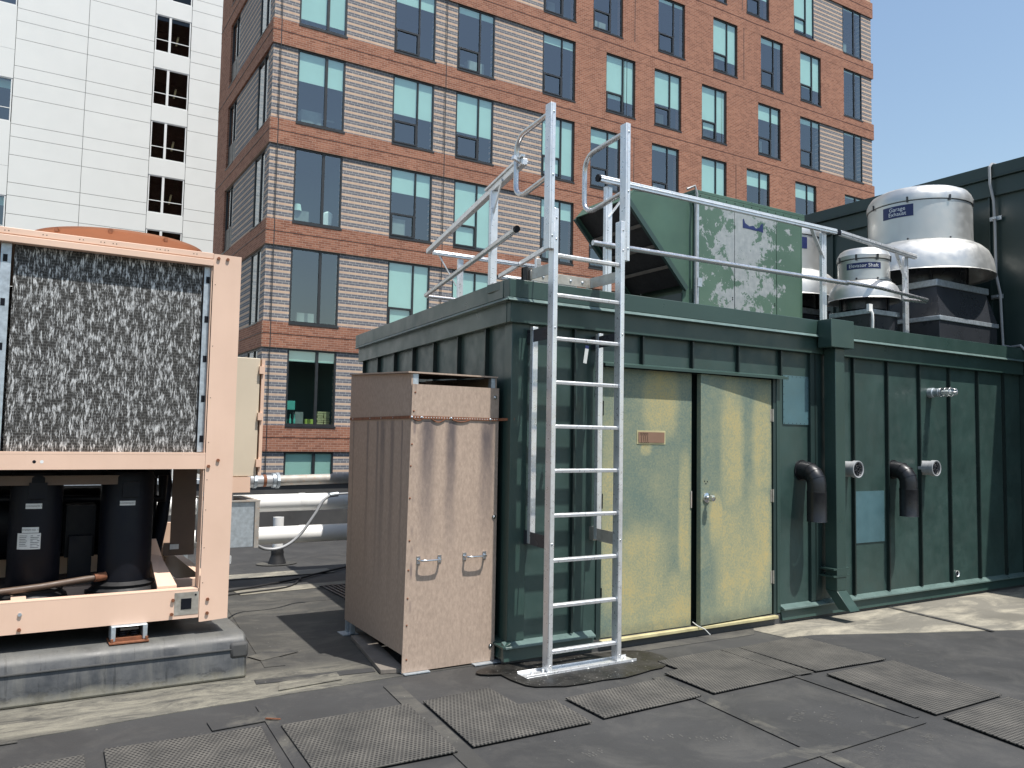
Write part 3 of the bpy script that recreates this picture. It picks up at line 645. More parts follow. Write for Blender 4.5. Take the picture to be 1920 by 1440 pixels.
sub(b.build('lock_hole', M['black']), dr)
for z in (.42, 1.14, 1.86):
    b = MB(); b.tube([(DX1+.001, YF-.014, z-.057), (DX1+.001, YF-.014, z+.057)], .0075, 10); b.box(DX1-.026, YF-.008, z-.055, DX1-.006, YF-.0045, z+.055); b.build('hinge', M['stainless'], shed)
    b = MB(); b.tube([(DX0-.002, YF-.012, z-.057), (DX0-.002, YF-.012, z+.057)], .006, 10); b.build('hinge', M['black'], shed)
b = MB(); b.tube([(4.88, YF-.0, .12), (4.885, YF-.05, .10), (4.93, YF-.09, .075), (4.97, YF-.11, .03)], .004, 6); b.build('loose_wire', M['whitelabel'], shed)
# scupper box and downspout
b = MB(); b.box(6.37, YF-.235, 2.505, 6.70, YF-.088, 2.765); b.build('scupper_box', M['green_trim'], shed, .004)
b = MB(); b.box(6.49, YF-.185, .27, 6.625, YF-.06, 2.504); b.prism([(6.49, YF-.185, .269), (6.625, YF-.185, .269), (6.625, YF-.06, .269), (6.49, YF-.06, .269)], (0, -.14, -.16)); 
b.build('downspout', M['green_trim'], shed, .004)
b = MB(); b.box(6.44, YF-.19, .46, 6.675, YF-.001, .475); b.box(6.44, YF-.19, .395, 6.675, YF-.001, .41); b.box(6.483, YF-.191, .41, 6.632, YF-.186, .46); b.build('downspout_bracket', M['green_trim'], shed)
b = MB(); b.box(6.335, YF-.03, .17, 6.485, YF-.001, 2.455); b.build('backing_strip', M['green_dark'], shed)
b = MB(); b.box(5.985, YF-.008, 1.785, 6.335, YF-.003, 2.235); b.build('patch_plate', M['bluepatch'], shed)
b = MB(); b.box(6.995, YF-.008, .655, 7.47, YF-.003, 1.155); b.build('patch_plate', M['bluepatch'], shed)
b = MB(); b.M = Matrix.Translation((8.735, YF-.004, .245)) @ Matrix.Rotation(math.pi/2, 4, 'X'); b.lathe([(.026, .0), (.034, .008), (.034, .0)], seg=20); b.build('pipe_escutcheon', M['alu'], shed)
b = MB(); b.disc((8.735, YF-.004, .245), .026, (0,-1,0), 20); b.build('pipe_hole', M['black'], shed)
b = MB()
for i in range(70):
    x = 3.15+i*.1; b.dome((x, YF-.0855, 2.70), .0045, (0,-1,0)) if 0 else None
for (x, z) in [(6.0+.055*i, 2.225) for i in range(7)]+[(6.0+.055*i, 1.795) for i in range(7)]+[(5.995, 1.85+.07*i) for i in range(6)]+[(6.325, 1.85+.07*i) for i in range(6)]: b.dome((x, YF-.008, z), .0045, (0,-1,0), seg=6)
b.build('rivet', M['darksteel'], shed)

# vents and light on the shed wall
def vent_cap(x, z, label):
    t = thing('wall_vent', (x, YF, z), label, 'vent', 'round grey wall vents with black grilles')
    b = MB(); b.M = Matrix.Translation((x, YF, z)) @ Matrix.Rotation(math.pi/2, 4, 'X')
    b.lathe([(.074, -.0), (.074, .112), (.082, .114), (.082, .158), (.076, .160), (.068, .156), (.068, .13)], seg=32); b.build('vent_body', M['greypipe'], t)
    b = MB(); b.M = Matrix.Translation((x, YF, z)) @ Matrix.Rotation(math.pi/2, 4, 'X'); b.disc((0,0,.131), .069, (0,0,1), 28); b.build('vent_opening', M['black'], t)
    b = MB(); b.M = Matrix.Translation((x, YF, z)) @ Matrix.Rotation(math.pi/2, 4, 'X')
    for r in (.018, .04, .062): b.tube([(math.cos(a)*r, math.sin(a)*r, .155) for a in [TAU*i/28 for i in range(29)]], .0026, 6, cap=False)
    for i in range(6): a = TAU*i/6+.2; b.tube([(math.cos(a)*.018, math.sin(a)*.018, .155), (math.cos(a)*.066, math.sin(a)*.066, .155)], .003, 6)
    b.build('grille', M['darksteel'], t)
vent_cap(6.855, 1.375, 'grey round wall vent beside the green downspout')
vent_cap(8.13, 1.38, 'grey round wall vent below the caged wall lamp')
def elbow(x, z, label):
    t = thing('elbow_vent_pipe', (x, YF, z), label, 'vent pipe', 'black elbow vent pipes on the green wall')
    R = .083; pts = [(x, YF, z), (x, YF-.05, z)]; cy, cz, q = YF-.05, z-.12, .12
    b = MB()
    for i in range(1, 5): a = math.pi/2*i/4; pts.append((x, cy-q*math.sin(a), cz+q*math.cos(a)))
    pts.append((x, cy-q, cz-.06)); b.tube(pts, R, 28); 
    for k in (2, 3, 4): 
        p = Vector(pts[k]); d = (Vector(pts[k+1])-Vector(pts[k-1])).normalized(); b.tube([p-d*.004, p+d*.004], R+.003, 28)
    b.build('elbow', M['blackpipe'], t)
    b = MB(); b.lathe([(R+.003, -.06), (R+.005, -.075), (R+.003, -.08), (R+.003, -.33), (R+.006, -.335), (R-.004, -.335), (R-.004, -.08)], (x, cy-q, cz), 32); b.build('drop_pipe', M['blackpipe'], t)
    b = MB(); b.tube([(x, YF-.0005, z), (x, YF-.012, z)], R+.014, 28); b.build('wall_collar', M['blackpipe'], t)
elbow(6.235, 1.365, 'black elbow vent pipe between the double doors and the downspout')
elbow(7.625, 1.365, 'black elbow vent pipe between the two grey round vents')
t = thing('caged_wall_lamp', (8.28, YF, 2.17), 'caged clear glass wall lamp high on the green shed wall', 'lamp')
LMX = Matrix.Translation((8.28, YF, 2.17)) @ Matrix.Rotation(math.pi/2, 4, 'X')
b = MB(); b.M = LMX; b.lathe([(.0, 0), (.052, 0), (.052, .05), (.044, .056), (.044, .10), (.047, .104), (.047, .112), (.043, .115), (.043, .13)], seg=24); b.build('lamp_base', M['galv'], t)
b = MB(); b.M = LMX; b.lathe([(.038, .13), (.038, .23), (.033, .262), (.02, .282), (.001, .288)], seg=20); b.build('glass_globe', M['clear'], t)
b = MB(); b.M = LMX; b.lathe([(.001, .13), (.02, .14), (.026, .19), (.02, .23), (.001, .24)], seg=16); b.build('bulb', M['wframe'], t)
b = MB(); b.M = LMX
for z in (.135, .185, .235): b.tube([(math.cos(a)*.047, math.sin(a)*.047, z) for a in [TAU*i/20 for i in range(21)]], .0032, 6, cap=False)
for i in range(6): a = TAU*i/6; b.tube([(math.cos(a)*r, math.sin(a)*r, z) for r, z in ((.047,.12),(.047,.235),(.04,.272),(.022,.296),(.0,.302))], .003, 6)
b.build('wire_cage', M['alu_pipe'], t)

# ------------------------------------------------------------------ tall dark green penthouse wall on the right
XT, ZH = 10.1, 5.04
tw = thing('tall_green_building', (15, 9, 0), 'tall dark green metal clad penthouse building behind the exhaust fans', 'building')
b = MB(); b.box(XT, 2.9, .011, 22, 12.4, ZH-.3)
for i in range(17): y = 3.1+i*.56; b.box(XT-.036, y-.009, 1.0, XT-.001, y+.009, 4.66)
b.build('wall_panel', M['green_dark'], tw)
b = MB(); b.box(XT-.055, 2.85, 4.66, 22, 12.45, 4.87); b.box(XT-.085, 2.82, 4.895, 22, 12.48, ZH); b.box(XT-.10, 2.81, 4.874, 22, 12.5, 4.893); b.build('fascia', M['green_dark'], tw, .004)
b = MB(); b.box(XT-.05, 2.88, 2.60, XT-.001, 12.4, 2.66); b.build('base_trim', M['green_dark'], tw)
cd = thing('wall_conduit', (XT, 5.25, 2.8), 'thin grey conduit strapped down the tall dark green wall', 'conduit')
b = MB(); b.tube([(XT+.05, 5.26, ZH+.02), (XT-.06, 5.28, ZH+.02), (XT-.11, 5.285, ZH-.03), (XT-.115, 5.28, 4.8), (XT-.07, 5.265, 4.6), (XT-.06, 5.26, 4.3), (XT-.06, 5.26, 3.7), (XT-.05, 5.22, 3.45), (XT-.05, 5.21, 3.1), (XT-.05, 5.20, 2.82), (XT-.08, 5.1, 2.79), (XT-.1, 4.98, 2.8), (XT-.08, 4.9, 2.7)], .016, 8); b.build('conduit_pipe', M['greypipe'], cd)
for z in (4.38, 3.42): 
    b = MB(); b.box(XT-.045, 5.19, z-.025, XT-.036, 5.33, z+.025); b.box(XT-.085, 5.235, z-.014, XT-.046, 5.29, z+.014); b.build('conduit_clamp', M['galv'], cd)

# ------------------------------------------------------------------ fixed ladder with walk-through rails
ld = thing('roof_ladder', (3.455, 4.64, 0), 'silver aluminium fixed ladder leaning up to the shed roof with hooped walk-through grips', 'ladder')
Ya, Yb = 4.605, 4.675
def chan(b, x0, x1, y0, y1, z0, z1, open_x):      # C-channel, web on the outside
    t = .006
    if open_x > 0: b.box(x0, y0, z0, x0+t, y1, z1)
    else: b.box(x1-t, y0, z0, x1, y1, z1)
    b.box(x0, y0, z0, x1, y0+t, z1); b.box(x0, y1-t, z0, x1, y1, z1)
for x0, x1, sg in ((3.135, 3.172, 1), (3.728, 3.765, -1)):
    b = MB(); b.box(x0, Ya, .03, x1, Yb, 3.22); b.build('side_rail', M['alu'], ld, .004)
    b = MB()
    for z in (3.0, 3.15, .09, 2.38, .90): b.dome(((x0+x1)/2, Ya, z), .008, (0,-1,0), seg=8)
    b.build('rail_bolt', M['chrome'], ld)
for i in range(9):
    z = .176+.3048*i; b = MB(); b.prism([(3.172, 4.622, z-.013), (3.172, 4.658, z-.013), (3.172, 4.661, z+.006), (3.172, 4.654, z+.014), (3.172, 4.626, z+.014), (3.172, 4.619, z+.006)], (.556, 0, 0)); b.build('rung', M['alu'], ld, .002)
z = 2.895; b = MB(); b.prism([(3.172, 4.622, z-.013), (3.172, 4.658, z-.013), (3.172, 4.661, z+.006), (3.172, 4.654, z+.014), (3.172, 4.626, z+.014), (3.172, 4.619, z+.006)], (.556, 0, 0)); b.build('rung', M['alu'], ld, .002)
for x0, x1, xh, far in ((3.092, 3.134, 3.118, 5.10), (3.766, 3.808, 3.79, 5.15)):
    b = MB(); b.box(x0, Ya, 2.93, x1, Yb, 3.965); b.box(x0+.012, Ya-.003, 2.93, x0+.018, Ya, 3.965); b.build('stanchion', M['alu'], ld, .004)
    b = MB(); pts = [(xh, Yb-.01, 3.905), (xh, far-.14, 3.875)]
    for i in range(1, 6): a = math.pi/2*i/6; pts.append((xh, far-.13+.13*math.sin(a), 3.745+.13*math.cos(a)))
    pts += [(xh, far, 3.72), (xh, far, 3.52)]
    for i in range(1, 6): a = math.pi/2*i/6; pts.append((xh, far-.10+.10*math.cos(a), 3.50-.09*math.sin(a)))
    pts += [(xh, far-.12, 3.405), (xh, Yb-.01, 3.455)]
    b.tube(pts, .0195, 14); b.build('grab_hoop', M['alu_pipe'], ld)
    b = MB()
    for z in (3.90, 3.45, 3.02): b.dome(((x0+x1)/2+.004, Ya, z), .009, (0,-1,0), seg=8)
    b.build('stanchion_bolt', M['galv'], ld)
b = MB(); b.box(2.95, 4.575, .012, 3.88, 4.70, .018); b.box(2.95, 4.575, .0185, 3.88, 4.581, .062); b.box(2.95, 4.694, .0185, 3.88, 4.70, .062); b.build('foot_channel', M['alu'], ld, .002)
b = MB()
for x in (3.10, 3.45, 3.84): b.dome((x, 4.575, .042), .009, (0,-1,0), seg=8)
for x in (3.03, 3.12, 3.82): b.lathe([(.014, 0), (.014, .02), (.008, .026), (.008, .05), (.001, .052)], (x, 4.64, .0185), 10)
b.build('foot_bolt', M['wframe'], ld)
for x0, zz in ((3.20, 0), (3.80, 0)):
    b = MB(); b.box(x0, 4.955, .86, x0+.045, 4.995, 2.43); b.build('wall_standoff', M['alu'], ld, .003)
    for z in (2.36, .90):
        b = MB(); xs_ = 3.174 if x0 < 3.5 else 3.767
        b.box(xs_, 4.62, z-.045, xs_+.005, 4.70, z+.045); b.prism([(xs_, 4.70, z-.045), (xs_+.005, 4.70, z-.045), (x0+.005, 4.954, z-.045), (x0, 4.954, z-.045)], (0, 0, .09)); b.box(x0-.001, 4.995, z-.05, x0+.05, 5.049, z+.05)
        b.build('wall_bracket', M['darksteel'] if z > 2 or x0 < 3.5 else M['stainless'], ld)
for x in (3.182, 3.742):
    b = MB(); b.box(x, 4.66, 2.775, x+.006, 5.05, 2.855); b.build('parapet_bracket', M['stainless'], ld, .002)
b = MB(); b.box(3.19, 4.985, 2.775, 3.741, 4.991, 2.85); b.build('parapet_cross_plate', M['stainless'], ld, .002)
b = MB(); b.box(3.165, 5.0, 2.767, 3.18, 5.08, 2.88); b.box(3.165, 5.052, 2.767, 3.24, 5.08, 2.88); b.build('rubber_stop', M['rubber'], ld, .004)
b = MB()
for x in (3.3, 3.42, 3.55, 3.66): b.dome((x, 4.985, 2.81), .012, (0,-1,0), seg=8)
b.build('plate_bolt', M['galv'], ld)
def push_back(v):
    k = 1.021
    return Vector((v.x*k, v.y*k, max(1.62+(v.z-1.62)*k, .012+max(0, v.z-.012)*.5 if v.z < .03 else -9)))
for c_ in ld.children:
    fixed_part = c_.name.split('.')[0] in ('wall_standoff', 'wall_bracket', 'parapet_bracket', 'parapet_cross_plate', 'rubber_stop', 'plate_bolt')
    for v in c_.data.vertices:
        if not fixed_part or v.co.y < 4.75: v.co = push_back(v.co)
tg = thing('ladder_tag', (3.43, 4.615, 2.25), 'small white paper tag with blue top wired to an upper ladder rung', 'tag')
tgM = Matrix.Translation((3.432, 4.605, 2.288)) @ Matrix.Rotation(.16, 4, 'Y') @ Matrix.Rotation(-.25, 4, 'Z')
b = MB(); b.M = tgM; b.box(-.012, -.001, -.14, .014, 0, -.035); b.build('tag_card', M['whitelabel'], tg)
b = MB(); b.M = tgM; b.box(-.012, -.001, -.034, .014, 0, -.012); b.build('tag_header', M['bluelabel'], tg)
b = MB(); b.tube([(3.432, 4.605, 2.276), (3.43, 4.608, 2.30), (3.432, 4.64, 2.335), (3.434, 4.67, 2.30), (3.433, 4.61, 2.28)], .0015, 5); b.build('tie_wire', M['black'], tg)
for c_ in tg.children:
    for v in c_.data.vertices: v.co = push_back(v.co)

# ------------------------------------------------------------------ guard rails on the shed roof
def rail(b, p, r=.022, seg=12): b.tube(p, r, seg)
gr = thing('guard_rail', (6.2, 5.14, 2.67), 'silver aluminium guard rail along the front edge of the shed roof', 'railing')
def flat_rail(pts, name, w=.036, h=.05, par=None, mt='alu'):
    b = MB()
    for a, c in zip(pts, pts[1:]):
        b.beam(a, c, w, h); u = (Vector(c)-Vector(a)).normalized(); n = u.cross(Vector((0,0,1))).normalized()
        b.beam(Vector(a)+n*(w/2+.003), Vector(c)+n*(w/2+.003), .006, .012)
    return b.build(name, M[mt], par, .005)
flat_rail([(3.93, 5.14, 3.715), (6.83, 5.10, 3.70)], 'top_rail', par=gr); flat_rail([(6.90, 5.105, 3.70), (8.42, 5.27, 3.69)], 'top_rail', par=gr)
b = MB(); b.beam((6.80, 5.10, 3.70), (6.93, 5.108, 3.70), .026, .04); b.build('rail_splice', M['black'], gr)
b = MB(); b.tube([(3.91, 5.14, 3.715), (3.93, 5.14, 3.715)], .03, 16); b.build('end_cap', M['black'], gr)
b = MB(); rail(b, [(3.88, 5.15, 3.185), (6.95, 5.06, 3.195)]); b.build('mid_rail', M['alu_pipe'], gr)
b = MB(); rail(b, [(6.90, 5.045, 3.20), (7.45, 5.04, 3.20), (8.35, 5.10, 3.18)], .019); b.build('mid_rail', M['alu_pipe'], gr)
b = MB(); rail(b, [(8.02, 5.17, 3.16), (8.38, 5.13, 3.17)], .02); b.build('mid_rail', M['alu_pipe'], gr)
for x, y, s in ((4.02, 5.165, 1), (6.66, 5.13, -1), (8.23, 5.275, -1)):
    b = MB(); b.box(x, y, 2.66, x+.065, y+.035, 3.675); b.box(x+.02, y-.004, 2.66, x+.028, y, 3.675); b.build('post', M['alu'], gr, .004)
    b = MB(); b.beam((x+.03, y+.01, 3.42), (x+.03+.2*s, y-.01, 3.68), .008, .035, (0,1,0)); b.build('brace', M['alu'], gr)
gl_ = thing('guard_rail', (3.6, 6.8, 2.67), 'silver aluminium guard rail running back beside the ladder hoop on the left roof edge', 'railing')
flat_rail([(3.19, 5.10, 3.70), (3.91, 8.27, 3.70)], 'top_rail', .05, .05, gl_); flat_rail([(3.97, 8.27, 3.70), (5.55, 8.23, 3.70)], 'top_rail', par=gl_)
b = MB(); b.beam((3.165, 5.08, 3.735), (3.37, 6.0, 3.735), .03, .018); b.beam((3.10, 5.12, 3.72), (3.20, 5.14, 3.70), .03, .03); b.build('rail_clamp', M['alu'], gl_)
b = MB(); rail(b, [(3.14, 5.12, 3.175), (3.86, 8.2, 3.185)], .024); b.build('mid_rail', M['alu_pipe'], gl_)
b = MB(); b.tube([(3.136, 5.10, 3.175), (3.14, 5.122, 3.175)], .026, 14); b.build('end_cap', M['black'], gl_)
b = MB(); rail(b, [(3.9, 8.25, 3.185), (5.5, 8.2, 3.185)], .02); b.build('mid_rail', M['alu_pipe'], gl_)
for x, y in ((3.30, 5.78), (4.30, 8.27)):
    b = MB(); b.box(x, y, 2.66, x+.065, y+.04, 3.67); b.build('post', M['alu'], gl_, .004)
b = MB(); b.beam((3.33, 5.80, 3.48), (3.26, 5.55, 3.69), .008, .035); b.build('brace', M['alu'], gl_)
b = MB(); b.beam((4.28, 8.28, 3.35), (4.05, 8.28, 3.68), .012, .012); b.build('brace', M['alu'], gl_)
gb = thing('guard_rail', (6.3, 9.6, 2.67), 'farther silver guard rail seen just above the parapet bracket of the ladder', 'railing')
flat_rail([(4.86, 7.2, 3.70), (5.28, 9.0, 3.70)], 'top_rail', par=gb); flat_rail([(5.30, 9.02, 3.70), (6.5, 9.0, 3.70)], 'top_rail', par=gb)
for x, y in ((5.0, 7.7), (5.45, 9.0)):
    b = MB(); b.box(x, y, 2.66, x+.065, y+.04, 3.67); b.build('post', M['alu'], gb, .004)
hs = thing('conduit_bend', (3.25, 5.6, 2.75), 'short bent grey conduit lying over the left parapet edge of the shed', 'conduit')
b = MB(); b.tube([(3.12, 5.45, 2.72), (3.14, 5.47, 2.78), (3.2, 5.52, 2.83), (3.26, 5.65, 2.85), (3.3, 5.9, 2.83), (3.34, 6.3, 2.74)], .018, 10); b.build('conduit_pipe', M['greypipe'], hs)

# ------------------------------------------------------------------ rooftop air unit with intake hood
hv = thing('rooftop_air_unit', (6.63, 6.6, 2.67), 'green rooftop air unit with peeling paint, slanted intake hood on its left side', 'air handler')
HX0, HX1, HY0, HY1, HZ = 5.81, 7.46, 6.0, 7.2, 4.15
b = MB(); b.box(HX0, HY0+.012, 2.68, HX1, HY1, HZ); b.build('cabinet', M['hvac_plain'], hv, .004)
for a, c in ((HX0+.06, 6.375), (6.383, 7.02), (7.028, HX1-.05)):
    b = MB(); b.box(a, HY0, 2.8, c, HY0+.011, HZ-.03); b.build('access_panel', M['hvac'], hv, .003)
b = MB(); b.box(HX0-.012, HY0-.014, HZ-.055, HX1+.012, HY1+.012, HZ-.01); b.prism([(HX0-.012, HY0-.014, HZ-.01), (HX1+.012, HY0-.014, HZ-.01), (HX1+.012, HY1+.012, HZ-.01), (HX0-.012, HY1+.012, HZ-.01)], (0, .0, .035)); b.build('roof_cap', M['hvac_plain'], hv, .004)
b = MB(); b.box(HX0-.004, HY0-.003, 2.7, HX0+.055, HY0+.010, HZ-.056); b.build('corner_post', M['galv'], hv)
b = MB()
for x in (6.38, 7.024):
    for z in (3.1, 3.12, 4.05): b.dome((x-.03, HY0, z), .008, (0,-1,0), seg=6)
for i in range(13): b.dome((HX0+.06+i*.125, HY0-.014, HZ-.032), .007, (0,-1,0), seg=6)
b.build('screw', M['black'], hv)
hood = [(4.94, 3.93), (5.03, 4.03), (5.80, 4.10), (5.80, 2.98), (5.66, 2.98), (5.68, 3.17)]
b = MB(); b.prism([(x, HY0+.02, z) for x, z in hood], (0, .012, 0)); b.prism([(x, HY0+.83, z) for x, z in hood], (0, .012, 0))
b.prism([(4.93, HY0+.018, 3.935), (5.03, HY0+.018, 4.045), (5.03, HY0+.018, 4.03), (4.945, HY0+.018, 3.93)], (0, .827, 0)); b.prism([(5.03, HY0+.018, 4.045), (5.80, HY0+.018, 4.115), (5.80, HY0+.018, 4.10), (5.03, HY0+.018, 4.03)], (0, .827, 0))
b.build('intake_hood', M['hvac_plain'], hv)
hd_ = Vector((5.68-4.94, 0, 3.17-3.93)).normalized(); hn = Vector((hd_.z, 0, -hd_.x)).normalized()
b = MB()
b.beam((4.93, HY0+.005, 3.925), (5.70, HY0+.005, 3.135), .035, .05, hn); b.build('hood_frame', M['green_trim'], hv)
b = MB(); b.beam((4.93, HY0+.85, 3.925), (5.70, HY0+.85, 3.135), .035, .05, hn)
b.build('hood_frame', M['green_trim'], hv)
b = MB(); b.prism([(4.955, HY0+.032, 3.94), (5.69, HY0+.032, 3.185), (5.70, HY0+.032, 3.195), (4.965, HY0+.032, 3.95)], (0, .80, 0)); b.build('filter_screen', M['rubber'], hv)
for i in (.28, .52, .76):
    p = Vector((4.94, 0, 3.93)).lerp(Vector((5.68, 0, 3.17)), i)+hn*.004; b = MB(); b.beam((p.x, HY0+.03, p.z), (p.x, HY0+.83, p.z), .035, .006, hn); b.build('filter_rail', M['plank'], hv)
b = MB(); b.box(5.66, HY0+.03, 2.68, 5.805, HY0+.82, 3.1); b.build('hood_base', M['green_dark'], hv)
b = MB(); b.tube([(5.70, HY0-.0, 4.16), (5.78, HY0-.03, 4.2), (5.80, HY0-.04, 4.12), (5.785, HY0-.04, 3.9), (5.79, HY0-.04, 3.0), (5.79, HY0-.04, 2.7)], .013, 8); b.build('conduit_pipe', M['greypipe'], hv)
b = MB(); b.box(5.80, HY0-.055, 3.17, 5.86, HY0-.02, 3.26); b.build('junction_box', M['galv'], hv)
lb = [(6.50, 3.975), (6.515, 3.985), (6.535, 3.94), (6.60, 3.915), (6.66, 3.93), (6.70, 3.905), (6.755, 3.925), (6.775, 3.96), (6.81, 3.975), (6.812, 3.875), (6.74, 3.885), (6.70, 3.88), (6.60, 3.885), (6.50, 3.885)]
b = MB(); b.prism([(x, HY0-.0008, z) for x, z in lb], (0, -.0012, 0)); b.build('torn_label', M['bluelabel'], hv)

# ------------------------------------------------------------------ roof exhaust fans
def fan(name, c, Rc, Rb, zc, label, square, half, lab=None):
    zr, zs, zt, ztop = zc      # bowl rim, shoulder, cylinder top, cap top
    t = thing(name, (c[0], c[1], 2.67), label, 'exhaust fan', 'spun aluminium roof exhaust fans'); C3 = (c[0], c[1], 0)
    b = MB(); h = zs-zr
    b.lathe([(Rc*1.0, zs+.012), (Rc*1.06, zs+.006), (Rc+(Rb-Rc)*.42, zs-h*.08), (Rc+(Rb-Rc)*.70, zs-h*.25), (Rc+(Rb-Rc)*.88, zs-h*.50), (Rb*.992, zs-h*.8), (Rb, zr+.01), (Rb+.008, zr), (Rb-.004, zr), (Rb-.02, zr+.02), (Rc+(Rb-Rc)*.85, zs-h*.52), (Rc+(Rb-Rc)*.4, zs-h*.12), (Rc*.5, zs-h*.1)], C3, 72); b.build('wind_bowl', M['spun'], t, 0, 30)
    b = MB(); b.lathe([(Rc+.012, zs+.013), (Rc+.012, zs+.035), (Rc, zs+.037), (Rc, zt), (Rc-.01, zt)], C3, 72); b.build('motor_housing', M['spun'], t, 0, 30)
    b = MB(); hh = ztop-zt; b.lathe([(Rc+.004, zt-.012), (Rc+.012, zt-.010), (Rc+.012, zt+hh*.25), (Rc*.985, zt+hh*.5), (Rc*.93, zt+hh*.72), (Rc*.82, zt+hh*.88), (Rc*.5, ztop-.004), (.001, ztop)], C3, 72); b.build('cap', M['spun'], t, 0, 25)
    b = MB(); b.lathe([(Rc+.0015, zt-.021), (Rc+.0015, zt-.013)], C3, 72); 
    n = 8
    for i in range(n):
        a = TAU*i/n+.35; d = Vector((math.cos(a), math.sin(a), 0)); b.beam(Vector(C3)+d*(Rc+.014)+Vector((0,0,zt-.035)), Vector(C3)+d*(Rc+.018)+Vector((0,0,zt+.03)), .02, .008, d)
        b.dome(Vector(C3)+d*(Rc+.012)+Vector((0,0,zs+.026)), .012, d, seg=8)
    b.build('cap_clip', M['darksteel'], t)
    b = MB(); b.lathe([(Rc*.86, zr-.10), (Rc*.86, zs-h*.2)], C3, 48); b.build('fan_throat', M['darksteel'], t)
    x, y = c; f0 = zr-.12; fl = .075 if half > .4 else .055
    b = MB(); b.box(x-half, y-half, f0-fl, x+half, y+half, f0); b.build('curb_cap', M['galv'], t, .006)
    b = MB()
    if square == 'flare':
        k = half+.06; zl = 3.055
        P0 = [(x-half+.02, y-half+.02), (x+half-.02, y-half+.02), (x+half-.02, y+half-.02), (x-half+.02, y+half-.02)]; P1 = [(x-k, y-k), (x+k, y-k), (x+k, y+k), (x-k, y+k)]
        for i in range(4): j = (i+1) % 4; b.face([(*P1[i], zl), (*P1[j], zl), (*P0[j], f0-fl-.001), (*P0[i], f0-fl-.001)])
        b.build('curb_transition', M['darksteel'], t)
        b = MB(); b.box(x-k-.01, y-k-.01, zl-.05, x+k+.01, y+k+.01, zl); b.build('curb_flange', M['galv'], t, .004)
        b = MB(); b.box(x-k+.005, y-k+.005, 2.675, x+k-.005, y+k-.005, zl-.051)
    else: b.box(x-half+.02, y-half+.02, 2.675, x+half-.02, y+half-.02, f0-fl-.001)
    b.build('roof_curb', M['darksteel'], t, .003)
    for i in range(4):
        a = TAU*i/4+.785; b = MB(); q = Vector(C3)+Vector((math.cos(a), math.sin(a), 0))*Rc*.9; b.beam(q+Vector((0,0,f0)), q+Vector((0,0,zs-h*.3)), .03, .03, (1,0,0)); b.build('support_leg', M['darksteel'], t)
    if lab:
        s, off, wdt, z0, z1, size = lab; ph = math.atan2(-c[1], -c[0])+off; R = Rc+.003; b = MB(); N = 12
        for i in range(N):
            a0 = ph-wdt/2/R+wdt/R*i/N; a1 = ph-wdt/2/R+wdt/R*(i+1)/N
            b.face([(c[0]+math.cos(a)*R, c[1]+math.sin(a)*R, z) for a, z in ((a0, z0), (a1, z0), (a1, z1), (a0, z1))])
        lo = b.build('name_plate', M['bluelabel'], t, recalc=False)
        tx = text(s, size, M['whitetext'], 'lettering', None, lambda u, v: Vector((c[0]+math.cos(ph+u/R)*(R+.003), c[1]+math.sin(ph+u/R)*(R+.003), (z0+z1)/2+v)), ls=.85); sub(tx, lo)
    return t
fan('exhaust_fan', (9.27, 5.75), .572, .80, (3.60, 3.97, 4.46, 4.66), 'largest silver exhaust fan, lettered Garage Exhaust, by the tall green wall', 'flare', .53, ('Garage\nExhaust', -math.radians(23.6), .36, 4.265, 4.405, .066))
ef = fan('exhaust_fan', (8.0, 5.62), .268, .376, (3.185, 3.385, 3.645, 3.775), 'smallest silver exhaust fan, lettered Elevator Shaft, beside the guard rail posts', 'plain', .262, ('Elevator Shaft', 0, .37, 3.515, 3.585, .056))
b = MB(); b.tube([(7.70, 5.33, 3.04), (7.70, 5.31, 3.0), (7.705, 5.31, 2.92), (7.715, 5.32, 2.85), (7.72, 5.32, 2.70)], .014, 8); b.box(7.66, 5.32, 3.02, 7.72, 5.352, 3.10); b.build('conduit_pipe', M['pvc'], ef)
fan('exhaust_fan', (8.65, 7.42), .60, .82, (3.48, 3.83, 4.30, 4.49), 'silver exhaust fan half hidden behind the green rooftop air unit', 'flare', .50, ('Garage\nExhaust', math.radians(24), .36, 4.10, 4.25, .062))

# ------------------------------------------------------------------ chiller unit on its curb
cb = thing('equipment_curb', (-2, 6, 0), 'long stained black membrane curb carrying the tan chiller unit', 'curb')
b = MB(); b.prism([(-6, 5.585, .0045), (-6, 5.625, .235), (-6, 5.655, .272), (-6, 5.70, .283), (-6, 6.36, .283), (-6, 6.40, .26), (-6, 6.42, .0045)], (7.4, 0, 0)); b.build('curb_body', M['curb'], cb, .018)
b = MB(); b.prism([(-6, 5.6035, .19), (-6, 5.6195, .19), (-6, 5.6205, .196), (-6, 5.6045, .196)], (7.36, 0, 0)); b.build('membrane_flap', M['asphaltsheet'], cb)
b = MB(); b.box(1.29, 5.600, .13, 1.4095, 5.72, .235); b.build('corner_patch', M['asphaltsheet'], cb, .02)
b = MB(); b.box(-6, 7.5, .0045, 1.40, 8.1, .283); b.build('rear_curb', M['curb'], cb, .015)
ch = thing('chiller_unit', (-.3, 6.8, .29), 'tan air cooled chiller with a streaked damaged coil and two black compressors below', 'chiller')
T = M['tan']
b = MB(); b.prism([(1.11, 5.735, .365), (1.292, 5.735, .375), (1.292, 5.735, 2.83), (1.11, 5.735, 2.83)], (0, .006, 0)); b.box(1.287, 5.742, .375, 1.292, 5.95, 2.83); b.box(1.10, 5.742, .44, 1.105, 5.86, 2.74); b.build('corner_post', T, ch)
b = MB(); b.box(-1.95, 5.74, 2.795, 1.109, 5.80, 2.835); b.box(-1.95, 5.728, 2.745, 1.109, 5.79, 2.788); b.box(-1.95, 5.75, 2.788, 1.109, 5.79, 2.795); b.build('top_beam', T, ch, .003)
